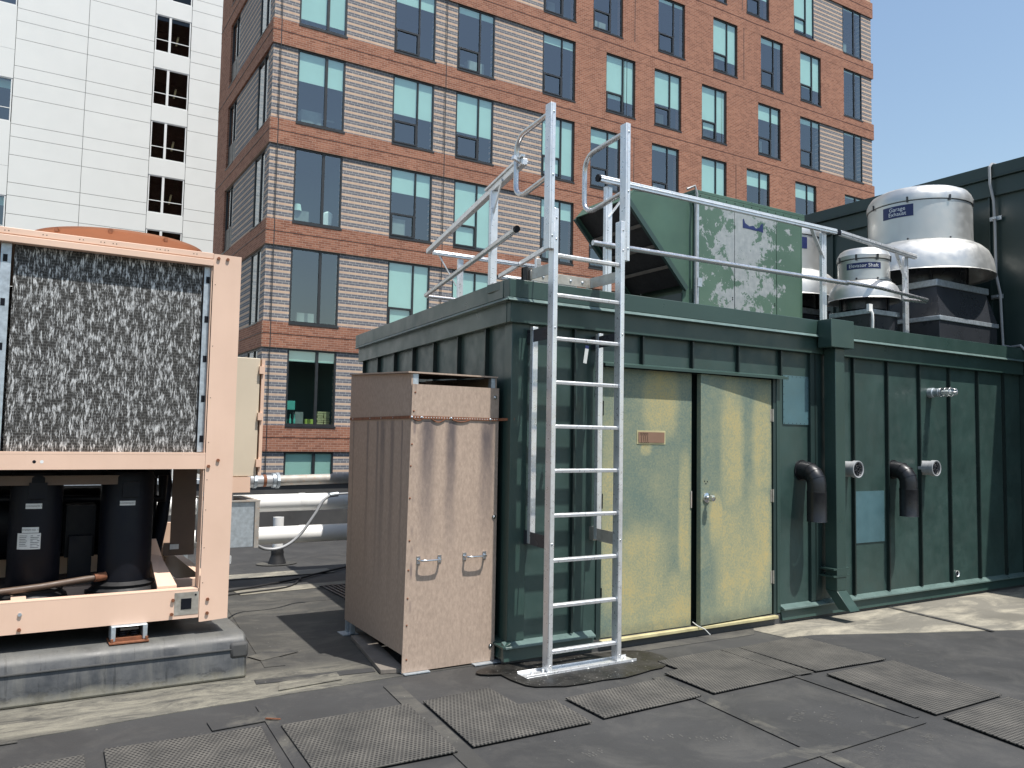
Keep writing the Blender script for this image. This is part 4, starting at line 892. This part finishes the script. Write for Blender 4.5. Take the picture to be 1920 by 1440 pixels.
b = MB(); b.box(-1.95, 5.738, 1.372, 1.109, 5.744, 1.465); b.box(-1.95, 5.738, 1.466, 1.109, 5.83, 1.480); b.box(-1.95, 5.745, 1.372, 1.109, 5.80, 1.378); b.build('middle_beam', T, ch)
b = MB(); b.box(-1.95, 5.742, .395, 1.109, 5.748, .578); b.box(-1.95, 5.742, .579, 1.109, 5.82, .585); b.box(-1.95, 5.749, .395, 1.109, 5.80, .401); b.build('base_beam', T, ch)
b = MB(); b.box(-1.95, 6.28, .42, 1.2, 6.34, .56); b.box(.04, 5.83, .50, .12, 6.3, .58); b.box(-1.95, 7.9, .395, 1.29, 7.95, .58); b.box(1.22, 5.96, .395, 1.285, 7.9, .57); b.build('base_cross_member', T, ch)
b = MB(); b.box(-1.95, 5.83, .402, 1.10, 7.88, .408); b.build('added_shade_pan', M['black'], ch)  # black sheet added under the unit to keep sun off the curb top
b = MB(); b.prism([(.86, 5.83, .58), (.98, 5.83, .58), (.93, 6.3, .74), (.86, 6.3, .76)], (0, 0, .02)); b.prism([(.86, 6.25, .58), (.86, 6.25, .86), (.90, 6.25, .86), (1.0, 6.25, .58)], (0, .02, 0)); b.build('base_brace', T, ch)
b = MB(); b.box(.955, 5.7395, .42, 1.105, 5.7415, .565); b.build('lifting_plate', M['stainless'], ch)
b = MB(); b.box(.995, 5.737, .455, 1.06, 5.7393, .525); b.disc((.12, 5.7375, 1.42), .010, (0,-1,0), 16); b.disc((1.085, 5.7374, .545), .007, (0,-1,0), 12); b.build('beam_opening', M['black'], ch)
b = MB(); b.disc((.16, 5.7375, 1.42), .010, (0,-1,0), 16); b.build('hole_plug', M['wframe'], ch)
for (x, z, mt) in ((1.14,2.80,'rust'),(1.20,2.80,'rust'),(1.13,1.39,'rust'),(1.19,1.43,'rust'),(1.16,.51,'rust'),(1.16,.42,'rust'),(.945,.52,'rust'),(.94,.43,'rust'),(.09,.51,'galv'),(.09,.42,'rust')):
    y = 5.734 if x > 1.11 else (5.7385 if x > .9 else 5.7415)
    b = MB(); b.lathe([(.0115, 0), (.0115, .010)], (0,0,0), 6); b.bm.verts.ensure_lookup_table()
    b.M = Matrix.Identity(4); bmesh.ops.transform(b.bm, matrix=Matrix.Translation((x, y, z)) @ Matrix.Rotation(math.pi/2, 4, 'X'), verts=b.bm.verts); b.disc((x, y-.010, z), .0115, (0,-1,0), 6); b.build('bolt', M[mt], ch)
b = MB()
for x in (-.1, .1, .30, .42, .49, .75, .80, .98): 
    for dx in (0, .02): b.dome((x+dx, 5.74, 2.815), .0035, (0,-1,0), seg=6)
for z in (2.62, 2.2, 1.85, 1.55, 1.3, 1.1, .85, .62): b.dome((1.125, 5.735, z), .0035, (0,-1,0), seg=6)
b.build('rivet', M['brown_dark'], ch)
b = MB(); b.box(-.045, 5.80, 1.48, 1.055, 5.84, 2.75); b.build('coil', M['coil'], ch)
b = MB(); b.box(-1.95, 5.80, 1.48, -.125, 5.84, 2.75); b.build('coil', M['coil'], ch)
b = MB(); b.box(-1.95, 7.86, 1.4, 1.2, 7.9, 2.79); b.build('coil', M['coil'], ch)
for x0, x1 in ((-.115, -.060), (1.06, 1.098)):
    b = MB(); b.box(x0, 5.775, 1.485, x1, 5.79, 2.743); b.build('coil_bracket', M['galv'], ch)
    b = MB()
    for i in range(5): z = 2.66-.27*i; b.box(x0+.012, 5.7735, z-.03, x0+.036, 5.7748, z+.015)
    b.build('bracket_slot', M['black'], ch)
b = MB(); b.box(-1.95, 5.79, 2.80, 1.287, 7.9, 2.828); b.build('top_panel', T, ch)
b = MB(); b.box(-1.95, 7.9, .59, 1.287, 7.95, .8); b.build('rear_panel', T, ch)
b = MB(); b.box(-1.9, 5.9, 1.40, 1.25, 7.85, 1.42); b.box(1.265, 5.96, 1.42, 1.28, 7.9, 2.79); b.build('inner_panel', M['brown_dark'], ch)
for cx in (.63, -.72):
    b = MB(); b.lathe([(.50, 2.83), (.515, 2.90), (.55, 2.97), (.60, 3.015), (.603, 3.03), (.59, 3.03), (.54, 2.985), (.49, 2.90), (.48, 2.83)], (cx, 6.86, 0), 64); b.build('fan_cowl', M['cowl'], ch, 0, 30)
    b = MB(); b.lathe([(.002, 2.93), (.10, 2.93), (.10, 2.86)], (cx, 6.86, 0), 24)
    for i in range(4):
        a = TAU*i/4+.4; d = Vector((math.cos(a), math.sin(a), 0)); r_ = Vector((-d.y, d.x, 0)); c0 = Vector((cx, 6.86, 2.885)); b.prism([c0+d*.09-r_*.05+Vector((0,0,.02)), c0+d*.46-r_*.11+Vector((0,0,.025)), c0+d*.46+r_*.11-Vector((0,0,.02)), c0+d*.09+r_*.05-Vector((0,0,.02))], (0, 0, .006))
    b.build('fan_blade', M['black'], ch)
    b = MB()
    for i in range(10):
        a = TAU*i/10+.12; d = Vector((math.cos(a), math.sin(a), 0)); b.box(cx+d.x*.600-.012, 6.86+d.y*.600-.012, 2.995, cx+d.x*.600+.012, 6.86+d.y*.600+.012, 3.022)
    b.build('cowl_clip', M['rust'], ch)
K = M['black']
def comp(cx, cy, r, z0, z1, lab):
    b = MB(); b.lathe([(r*.9, z0), (r, z0+.02), (r, z1-.03), (r*.94, z1), (r*.6, z1+.02), (.001, z1+.025)], (cx, cy, 0), 40); o = b.build('compressor', K, ch)
    b = MB(); b.box(cx-.05, cy-r-.02, z1-.16, cx+.05, cy-r+.03, z1-.06); sub(b.build('terminal_box', K), o)
    b = MB(); b.lathe([(r*1.25, z0-.06), (r*1.28, z0-.04), (r*1.15, z0-.02), (r*1.2, z0), (r*1.0, z0+.02)], (cx, cy, 0), 32); b.box(cx-r*1.35, cy-r*1.2, z0-.085, cx+r*1.35, cy+r*1.2, z0-.06); sub(b.build('mounting_foot', M['rubber']), o)
    return o
def plate(o, cx, cy, r, x, z0, z1, w, s, size, mt='whitelabel'):
    ph = math.asin((x-cx)/r); R = r+.002; b = MB()
    fn = lambda a, z, k=0: (cx+math.sin(a)*(R+k), cy-math.cos(a)*(R+k), z)
    for i in range(6): a0 = ph-w/2/R+w/R*i/6; a1 = a0+w/R/6; b.face([fn(a0,z0), fn(a1,z0), fn(a1,z1), fn(a0,z1)])
    lo = sub(b.build('label_plate', M[mt], recalc=False), o)
    if s: t = text(s, size, M['blacktext'], 'lettering', None, lambda u, v: Vector(fn(ph+u/R, (z0+z1)/2+v, .001))); sub(t, lo)
c1 = comp(.155, 6.14, .15, .60, 1.34, 1)
plate(c1, .155, 6.14, .15, .137, 1.115, 1.148, .092, 'COMPRESSOR 2', .0125); plate(c1, .155, 6.14, .15, .125, .965, 1.0, .095, 'SYSTEM NO. 1', .0145)
plate(c1, .155, 6.14, .15, .118, .862, .962, .135, '', .01)
ph = math.asin((.118-.155)/.15); 
def lines(n, w, off, h0): return '\n'.join('|'*0+'='*w for _ in range(n))
b = MB()
for col, nn, ww in ((-.03, 7, .045), (.036, 8, .05)):
    for i in range(nn):
        z = .948-.0105*i; a0 = ph+(col-ww/2)/.152; a1 = ph+(col+ww/2*(1-.35*((i*7)%3)/2))/.152
        b.face([(.155+math.sin(a)*.1535, 6.14-math.cos(a)*.1535, zz) for a, zz in ((a0, z-.003), (a1, z-.003), (a1, z), (a0, z))])
sub(b.build('data_plate_rows', M['darksteel'], recalc=False), c1)
c2 = comp(.69, 6.14, .165, .60, 1.34, 2); plate(c2, .69, 6.14, .165, .675, 1.123, 1.153, .095, 'COMPRESSOR 1', .0135)
b = MB(); b.tube([(-1.9, 6.9, .95), (.95, 6.9, .95)], .24, 28); b.tube([(-1.9, 7.3, .78), (.8, 7.3, .78)], .15, 24); b.box(.34, 6.35, .75, .52, 6.6, 1.1); b.box(-1.9, 6.6, 1.20, .30, 6.7, 1.40); b.box(.30, 6.6, 1.27, 1.0, 6.7, 1.40); b.build('evaporator_shell', K, ch)
b = MB(); b.tube([(1.0, 6.75, 1.36), (1.02, 6.7, 1.2), (.98, 6.6, .95), (.93, 6.5, .75), (.86, 6.45, .6)], .045, 12); b.tube([(.92, 6.9, 1.38), (.93, 6.85, .7)], .06, 12); b.tube([(-.3, 6.4, 1.34), (-.3, 6.4, 1.16), (.95, 6.4, 1.13), (.95, 6.4, 1.3)], .035, 10); b.box(.36, 6.28, .62, .5, 6.34, .9); b.build('suction_pipe', K, ch)
b = MB(); b.tube([(-.5, 5.96, .60), (-.05, 5.96, .612), (.2, 5.96, .63), (.45, 6.0, .652), (.56, 6.03, .66)], .021, 12); b.build('liquid_pipe', M['brown_dark'], ch)  # pipe darkened in colour for the shadow inside the bay
b = MB(); b.tube([(.50, 6.01, .655), (.57, 6.03, .66)], .028, 12); b.build('pipe_fitting', M['rust'], ch)
b = MB(); b.box(-.6, 5.995, 1.262, .728, 6.0, 1.322); b.box(-.6, 6.0, 1.316, .728, 6.05, 1.322); b.build('cable_rail', M['brown_dark'], ch)
b = MB(); b.box(1.0, 6.3, .73, 1.165, 6.305, 1.398); b.box(.96, 6.305, .73, 1.165, 6.32, .82); b.build('bracket_panel', M['brown_dark'], ch)
b = MB(); b.box(1.0, 6.296, .775, 1.06, 6.2995, .81); b.build('label_plate', M['whitelabel'], ch)
b = MB(); b.box(1.31, 6.60, 1.275, 1.665, 7.3, 2.215); cab = b.build('control_cabinet', M['tan_box'], ch, .004)
b = MB(); b.box(1.675, 6.585, 1.28, 1.70, 7.3, 2.21)
for z in (1.38, 1.75, 2.12): b.box(1.655, 6.57, z-.03, 1.69, 6.60, z+.03)
sub(b.build('cabinet_door', T), cab)
b = MB(); b.box(1.30, 6.59, 1.15, 1.62, 6.9, 1.27); b.build('cabinet_bracket', T, ch)
b = MB(); b.box(1.32, 6.60, .72, 1.69, 7.1, 1.075); db = b.build('disconnect_box', M['galv'], ch, .004)
b = MB(); b.box(1.31, 6.585, 1.076, 1.705, 7.11, 1.088); b.box(1.665, 6.585, .715, 1.70, 6.60, 1.075); sub(b.build('rusty_lid', M['oldpipe']), db)
b = MB(); b.box(1.40, 6.62, 1.089, 1.50, 6.72, 1.16); b.build('riser_conduit', M['greypipe'], ch)
b = MB(); b.box(1.30, 6.6, .64, 1.50, 6.75, .66); b.box(1.30, 6.6, .60, 1.50, 6.612, .64); b.build('strut_bracket', M['alu'], ch)
for cx in (.69, -1.3):
    iso = thing('spring_isolator', (cx, 5.76, .285), 'rusty white spring isolator between the curb and the tan base beam' if cx > 0 else 'spring isolator under the chiller beyond the left edge', 'isolator') if cx > 0 else None
    if iso is None: continue
    b = MB(); b.box(cx-.115, 5.68, .2845, cx+.115, 5.86, .298); b.build('base_plate', M['rust'], iso, .004)
    b = MB(); b.box(cx-.105, 5.70, .299, cx-.078, 5.84, .392); b.box(cx+.078, 5.70, .299, cx+.105, 5.84, .392); b.box(cx-.105, 5.70, .385, cx+.105, 5.84, .394); b.build('housing', M['galv'], iso, .006)
    b = MB(); b.box(cx-.077, 5.71, .299, cx+.077, 5.83, .318); b.build('lower_tray', M['rust'], iso)
    b = MB()
    for k in (-.035, .035):
        pts = [(cx+k+.024*math.cos(a), 5.76+.024*math.sin(a), .32+.05*a/(TAU*3.5)) for a in [TAU*3.5*i/42 for i in range(43)]]; b.tube(pts, .005, 6)
    b.build('spring', M['black'], iso)
    b = MB(); b.box(cx-.05, 5.72, .362, cx+.055, 5.8, .376); b.build('spring_cap', M['plank'], iso)
    b = MB(); b.lathe([(.009, 0), (.009, .02), (.001, .021)], (cx-.10, 5.69, .299), 8); b.lathe([(.009, 0), (.009, .02), (.001, .021)], (cx+.10, 5.69, .299), 8); b.build('anchor_bolt', M['rust'], iso)

# ------------------------------------------------------------------ fibre cement enclosure
en = thing('panel_enclosure', (2.69, 5.8, 0), 'tall pinkish tan fibre cement box with two chrome handles and a rusty strap', 'enclosure')
b = MB(); b.prism([(2.322, 5.165, .014), (3.045, 5.165, .014), (3.045, 5.165, 1.978), (2.348, 5.165, 1.978)], (0, .010, 0)); b.build('front_panel', M['board'], en)
b = MB(); b.prism([(2.345, 5.178, .118), (2.40, 6.5, .105), (2.395, 6.5, 2.115), (2.345, 5.178, 2.052)], (.010, 0, 0)); b.build('side_panel', M['board_side'], en)
b = MB(); b.prism([(3.02, 5.178, .05), (3.07, 6.5, .05), (3.07, 6.5, 2.10), (3.02, 5.178, 2.052)], (.010, 0, 0)); b.box(2.41, 6.49, .1, 3.07, 6.5, 2.09); b.build('rear_panel', M['board_side'], en)
b = MB(); b.prism([(2.315, 5.165, 2.054), (2.385, 6.52, 2.117), (3.09, 6.52, 2.117), (3.035, 5.165, 2.054)], (0, 0, .011)); b.build('lid', M['board_side'], en)
b = MB(); b.box(2.357, 5.178, .02, 2.398, 5.22, 2.05); b.box(2.985, 5.178, .02, 3.018, 5.22, 2.05); b.box(2.40, 6.44, 0.005, 2.44, 6.485, 2.09); b.box(2.40, 6.36, .005, 2.44, 6.38, .11); b.box(2.34, 6.36, .005, 2.47, 6.5, .012); b.build('strut_channel', M['galv'], en)
b = MB(); 
pts = [(2.336, 5.159), (3.04, 5.159)]
b.box(2.33, 5.157, 1.738, 3.048, 5.1605, 1.758); b.prism([(2.336, 5.157, 1.738), (2.392, 6.5, 1.738), (2.392, 6.5, 1.758), (2.336, 5.157, 1.758)], (.003, 0, 0)); b.prism([(3.045, 5.157, 1.738), (3.10, 5.035, 1.744), (3.10, 5.035, 1.762), (3.045, 5.157, 1.758)], (.003, 0, 0)); b.build('perforated_strap', M['rust'], en)
b = MB()
for i in range(34): b.disc((2.35+i*.0205, 5.1562, 1.748), .0042, (0,-1,0), 8)
b.build('strap_hole', M['whitelabel'], en)
for a, c, dp in ((2.36, 2.43, .012), (2.50, 2.60, .02), (2.66, 2.80, .014)):
    b = MB(); pp = [(a+(c-a)*i/8, 5.159, 1.737-dp*math.sin(math.pi*i/8)) for i in range(9)]; b.tube(pp, .004, 6); b.build('sagging_strap', M['rust'], en)
b = MB()
for x in (2.345, 2.42, 2.65, 2.97): b.dome((x, 5.1565, 1.748), .009, (0,-1,0), seg=8)
for y in (5.5, 5.75, 6.0, 6.42): b.dome((2.342+.04*(y-5.17), y, 1.748), .009, (-1,0,0), seg=8)
b.build('strap_screw', M['galv'], en)
b = MB()
for x, z in ((2.37,1.92),(2.362,1.79),(2.355,1.56),(2.35,1.41),(2.35,1.19),(2.355,.9),(2.352,.7),(2.352,.51),(2.35,.33),(2.355,.10)): b.dome((x, 5.165, z), .007, (0,-1,0), seg=8)
b.build('screw', M['rust'], en)
b = MB()
for x, z in ((3.01,1.91),(3.02,1.04),(3.012,.12)): b.lathe([(.001,0)],(0,0,0),3) if 0 else b.tube([(x, 5.165, z), (x, 5.161, z)], .016, 16); b.dome((x, 5.161, z), .010, (0,-1,0), seg=8)
b.build('washer_bolt', M['chrome'], en)
for x0, x1, z in ((2.425, 2.585, .765), (2.785, 2.945, .77)):
    b = MB(); b.box(x0-.015, 5.160, z-.026, x0+.013, 5.1645, z+.026); b.box(x1-.013, 5.160, z-.026, x1+.015, 5.1645, z+.026)
    b.tube([(x0, 5.160, z), (x0+.002, 5.132, z), (x0+.012, 5.120, z), (x0+.05, 5.117, z), (x1-.05, 5.117, z), (x1-.012, 5.120, z), (x1-.002, 5.132, z), (x1, 5.160, z)], [.009,.008,.008,.0065,.0065,.008,.008,.009], 12); b.build('handle', M['chrome'], en)
b = MB(); b.box(2.33, 5.13, .0055, 2.52, 5.25, .012); b.build('foot_plate', M['galv'], en)
b = MB(); b.box(2.86, 5.11, .0055, 3.10, 5.25, .012); b.build('foot_plate', M['galv'], en)
pk = thing('plank', (2.32, 5.8, .01), 'thin weathered grey plank lying under the side of the tan box', 'plank')
b = MB(); b.prism([(2.20, 5.24, .0055), (2.36, 5.20, .0055), (2.50, 6.2, .0055), (2.36, 6.24, .0055)], (0, 0, .03)); b.build('plank_board', M['plank'], pk, .003)

# ------------------------------------------------------------------ pipes in the gap
def pipe(name, lab, pts, r, mt, cat='pipe', group=None, sg=24):
    t = thing(name, pts[0], lab, cat, group); b = MB(); b.tube(pts, r, sg); b.build('pipe_run', M[mt], t); return t
p1 = pipe('white_pipe', 'upper thick white pipe running across the gap beside the tan box', [(-3.2, 8.8, .85), (3.42, 8.8, .88)], .092, 'pvc')
p2 = pipe('white_pipe', 'lower thick white pipe passing in front of the small vent stack', [(-3.2, 8.75, .52), (3.42, 8.75, .54)], .092, 'pvc')
for p_, zz in ((p1, .88), (p2, .54)):
    b = MB(); b.lathe([(.0935, -.035), (.0945, -.03), (.0945, .03), (.0935, .035)], (0,0,0), 24); bmesh.ops.transform(b.bm, matrix=Matrix.Translation((2.72, 8.8 if zz > .6 else 8.75, zz-.0)) @ Matrix.Rotation(math.pi/2, 4, 'Y'), verts=b.bm.verts); b.build('pipe_coupling', M['pvc'], p_)
sp = thing('pipe_support', (1.9, 8.78, 0), 'grey strut pipe support under the white pipes behind the chiller', 'support'); b = MB()
for x in (1.5, -.6): b.box(x, 8.63, .012, x+.04, 8.66, 1.2); b.box(x, 8.9, .012, x+.04, 8.93, 1.2); b.box(x, 8.66, .38, x+.04, 8.9, .42); b.box(x, 8.66, .72, x+.04, 8.9, .755)
b.build('strut_frame', M['galv'], sp)
op = pipe('weathered_pipe', 'rusty weathered grey pipe with a coupling above the white pipes', [(2.45, 8.85, 1.11), (3.5, 8.85, 1.13)], .056, 'oldpipe')
b = MB(); b.tube([(1.7, 8.8, 1.02), (1.95, 8.82, 1.06), (2.1, 8.84, 1.09), (2.2, 8.85, 1.105), (2.46, 8.85, 1.11)], .062, 18); b.build('elbow', M['greypipe'], op)
for x, r_, mt in ((2.18,.074,'greypipe'),(2.22,.08,'galv'),(2.32,.066,'rust'),(2.42,.078,'galv'),(2.46,.084,'galv')):
    b = MB(); b.tube([(x-.016, 8.85, 1.11), (x+.016, 8.85, 1.11)], r_, 8 if r_ > .079 else 18); b.build('coupling_ring', M[mt], op)
vs = thing('vent_stack', (2.87, 10.2, 0), 'short white plastic vent stack with black boot on the roof', 'vent')
b = MB(); b.lathe([(.064, .012), (.064, .58), (.056, .58), (.056, .4), (.001, .4)], (2.87, 10.2, 0), 24); b.build('stack_pipe', M['pvc'], vs)
b = MB(); b.lathe([(.11, .0125), (.098, .05), (.080, .10), (.074, .13), (.078, .15), (.070, .175), (.073, .2), (.068, .215), (.064, .215)], (2.87, 10.2, 0), 20); b.build('rubber_boot', M['rubber'], vs)
fc = thing('flexible_conduit', (2.2, 7.4, .6), 'looping grey flexible conduit hanging from the galvanised box in front of the white pipes', 'conduit')
def smooth(pts, n=6):
    P = [Vector(p) for p in pts]; out = []
    for i in range(len(P)-1):
        a, b_, c, d = P[max(i-1,0)], P[i], P[i+1], P[min(i+2,len(P)-1)]
        for k in range(n):
            t = k/n; out.append(.5*((2*b_)+(-a+c)*t+(2*a-5*b_+4*c-d)*t*t+(-a+3*b_-3*c+d)*t**3))
    return out+[P[-1]]
b = MB(); b.tube(smooth([(1.70, 7.0, .72), (1.86, 7.3, .64), (1.985, 7.4, .585), (2.128, 7.4, .594), (2.27, 7.4, .687), (2.413, 7.4, .876), (2.485, 7.4, .996), (2.559, 7.4, 1.053)]), .014, 10); b.build('conduit_hose', M['greypipe'], fc)
b = MB(); b.tube([(2.55, 7.4, 1.052), (2.63, 7.4, 1.06)], .022, 10); b.build('hose_fitting', M['galv'], fc)
b = MB(); b.tube([(2.62, 7.4, 1.06), (3.2, 7.4, 1.09)], .009, 8); b.build('conduit_stub', M['greypipe'], fc)
for i, (pts, lab) in enumerate((([(1.0, 8.3, .02), (1.96, 8.60, .02), (2.37, 8.78, .02), (2.78, 9.0, .02), (3.1, 9.25, .02), (3.9, 9.8, .02)], 'thin black cable lying on the roof under the white pipes'), ([(1.0, 8.1, .018), (1.9, 8.40, .018), (2.5, 8.55, .018), (2.75, 8.9, .02), (2.8, 9.0, .026)], 'second thin black cable on the roof, nearer the chiller'))):
    t = thing('black_cable', pts[1], lab, 'cable'); b = MB(); b.tube(smooth(pts), .011 - .003*i, 8); b.build('cable_run', M['rubber'], t)
t = thing('roof_drain_grate', (3.05, 8.1, .01), 'flat dark grate on the roof in the shade behind the tan box', 'grate'); b = MB()
for i in range(7): b.box(2.86+i*.05, 7.75, .0125, 2.885+i*.05, 8.45, .02)
b.box(2.84, 7.72, .0125, 3.2, 7.75, .022); b.box(2.84, 8.45, .0125, 3.2, 8.48, .022); b.build('grate_bars', M['darksteel'], t)

# ------------------------------------------------------------------ rubber mats
mats = [([(-.55,4.62),(.12,4.60),(.38,4.62),(.36,3.85),(-.5,3.82)],'rubber mat at the bottom left corner of the picture'),
 ([(.47,4.65),(1.24,4.60),(1.17,3.86),(.44,3.84)],'rubber mat below the chiller curb, second from the left'),
 ([(1.34,4.57),(2.10,4.57),(2.02,3.77),(1.30,3.79)],'rubber mat in front of the tan box, left of the notched mat'),
 ([(2.20,4.57),(2.68,4.61),(2.68,4.24),(2.92,4.22),(2.89,3.79),(2.12,3.79)],'notched rubber mat just left of the ladder foot'),
 ([(3.0,4.21),(3.81,4.24),(3.79,3.84),(2.99,3.81)],'shallow rubber mat directly in front of the ladder foot'),
 ([(4.08,4.58),(4.725,4.60),(4.695,3.86),(3.90,3.84),(3.92,4.33),(4.08,4.36)],'notched rubber mat in front of the left door leaf'),
 ([(4.732,4.60),(4.905,4.58),(4.875,3.85),(4.702,3.86)],'narrow strip of rubber mat between two full mats by the doors'),
 ([(4.912,4.58),(5.65,4.60),(5.66,3.82),(4.912,3.86)],'rubber mat in front of the right door leaf'),
 ([(4.92,3.78),(5.67,3.77),(5.54,2.92),(4.79,2.91)],'rubber mat lying farther out from the doors on the right'),
 ([(4.78,2.86),(5.53,2.88),(5.46,2.1),(4.66,2.1)],'rubber mat cut by the right edge of the picture')]
for i, (pts, lab) in enumerate(mats):
    b = MB(); b.prism([(x, y, .0095) for x, y in pts], (0, 0, .009))
    tag(b.build('rubber_mat', M['mat'], None, .003), lab, 'mat', 'perforated rubber mats laid on the roof')
tag_ = MB(); tag_.prism([(1.29,4.71,.0135),(1.36,4.66,.0135),(1.365,4.665,.0135),(1.3,4.715,.0135)],(0,0,.006)); tag(tag_.build('twig', M['rust']), 'tiny dark twig on the roof between two mats', 'twig')

# faint dusty boot prints on the membrane
b = MB(); rr = random.Random(3)
for (px_, py_, an) in ((4.05,3.32,.5),(4.22,3.22,.45),(3.95,2.75,.2),(4.35,2.72,.3),(3.35,3.3,-.3),(3.1,3.45,-.2),(5.6,4.2,.4),(6.3,4.05,.3),(6.6,3.7,.2),(2.6,3.45,.1),(5.95,3.6,.7),(3.3,2.6,.9)):
    c_, s_ = math.cos(an), math.sin(an)
    for i in range(13):
        if rr.random() < .35: continue
        for j in (-1, 0, 1):
            if rr.random() < .45: continue
            u0, v0 = -.13+.021*i+rr.uniform(-.003,.003), j*.028*(1-.25*(i > 8))+rr.uniform(-.004,.004)
            q = [(u0-.005, v0-.011), (u0+.004, v0-.011), (u0+.006, v0+.010), (u0-.003, v0+.010)]
            b.prism([(px_+u*c_-v*s_, py_+u*s_+v*c_, .0006 if py_ < 5 else .006) for u, v in q], (0, 0, .0004))
tag(b.build('dust_prints', M['bootdust']), kind='stuff')
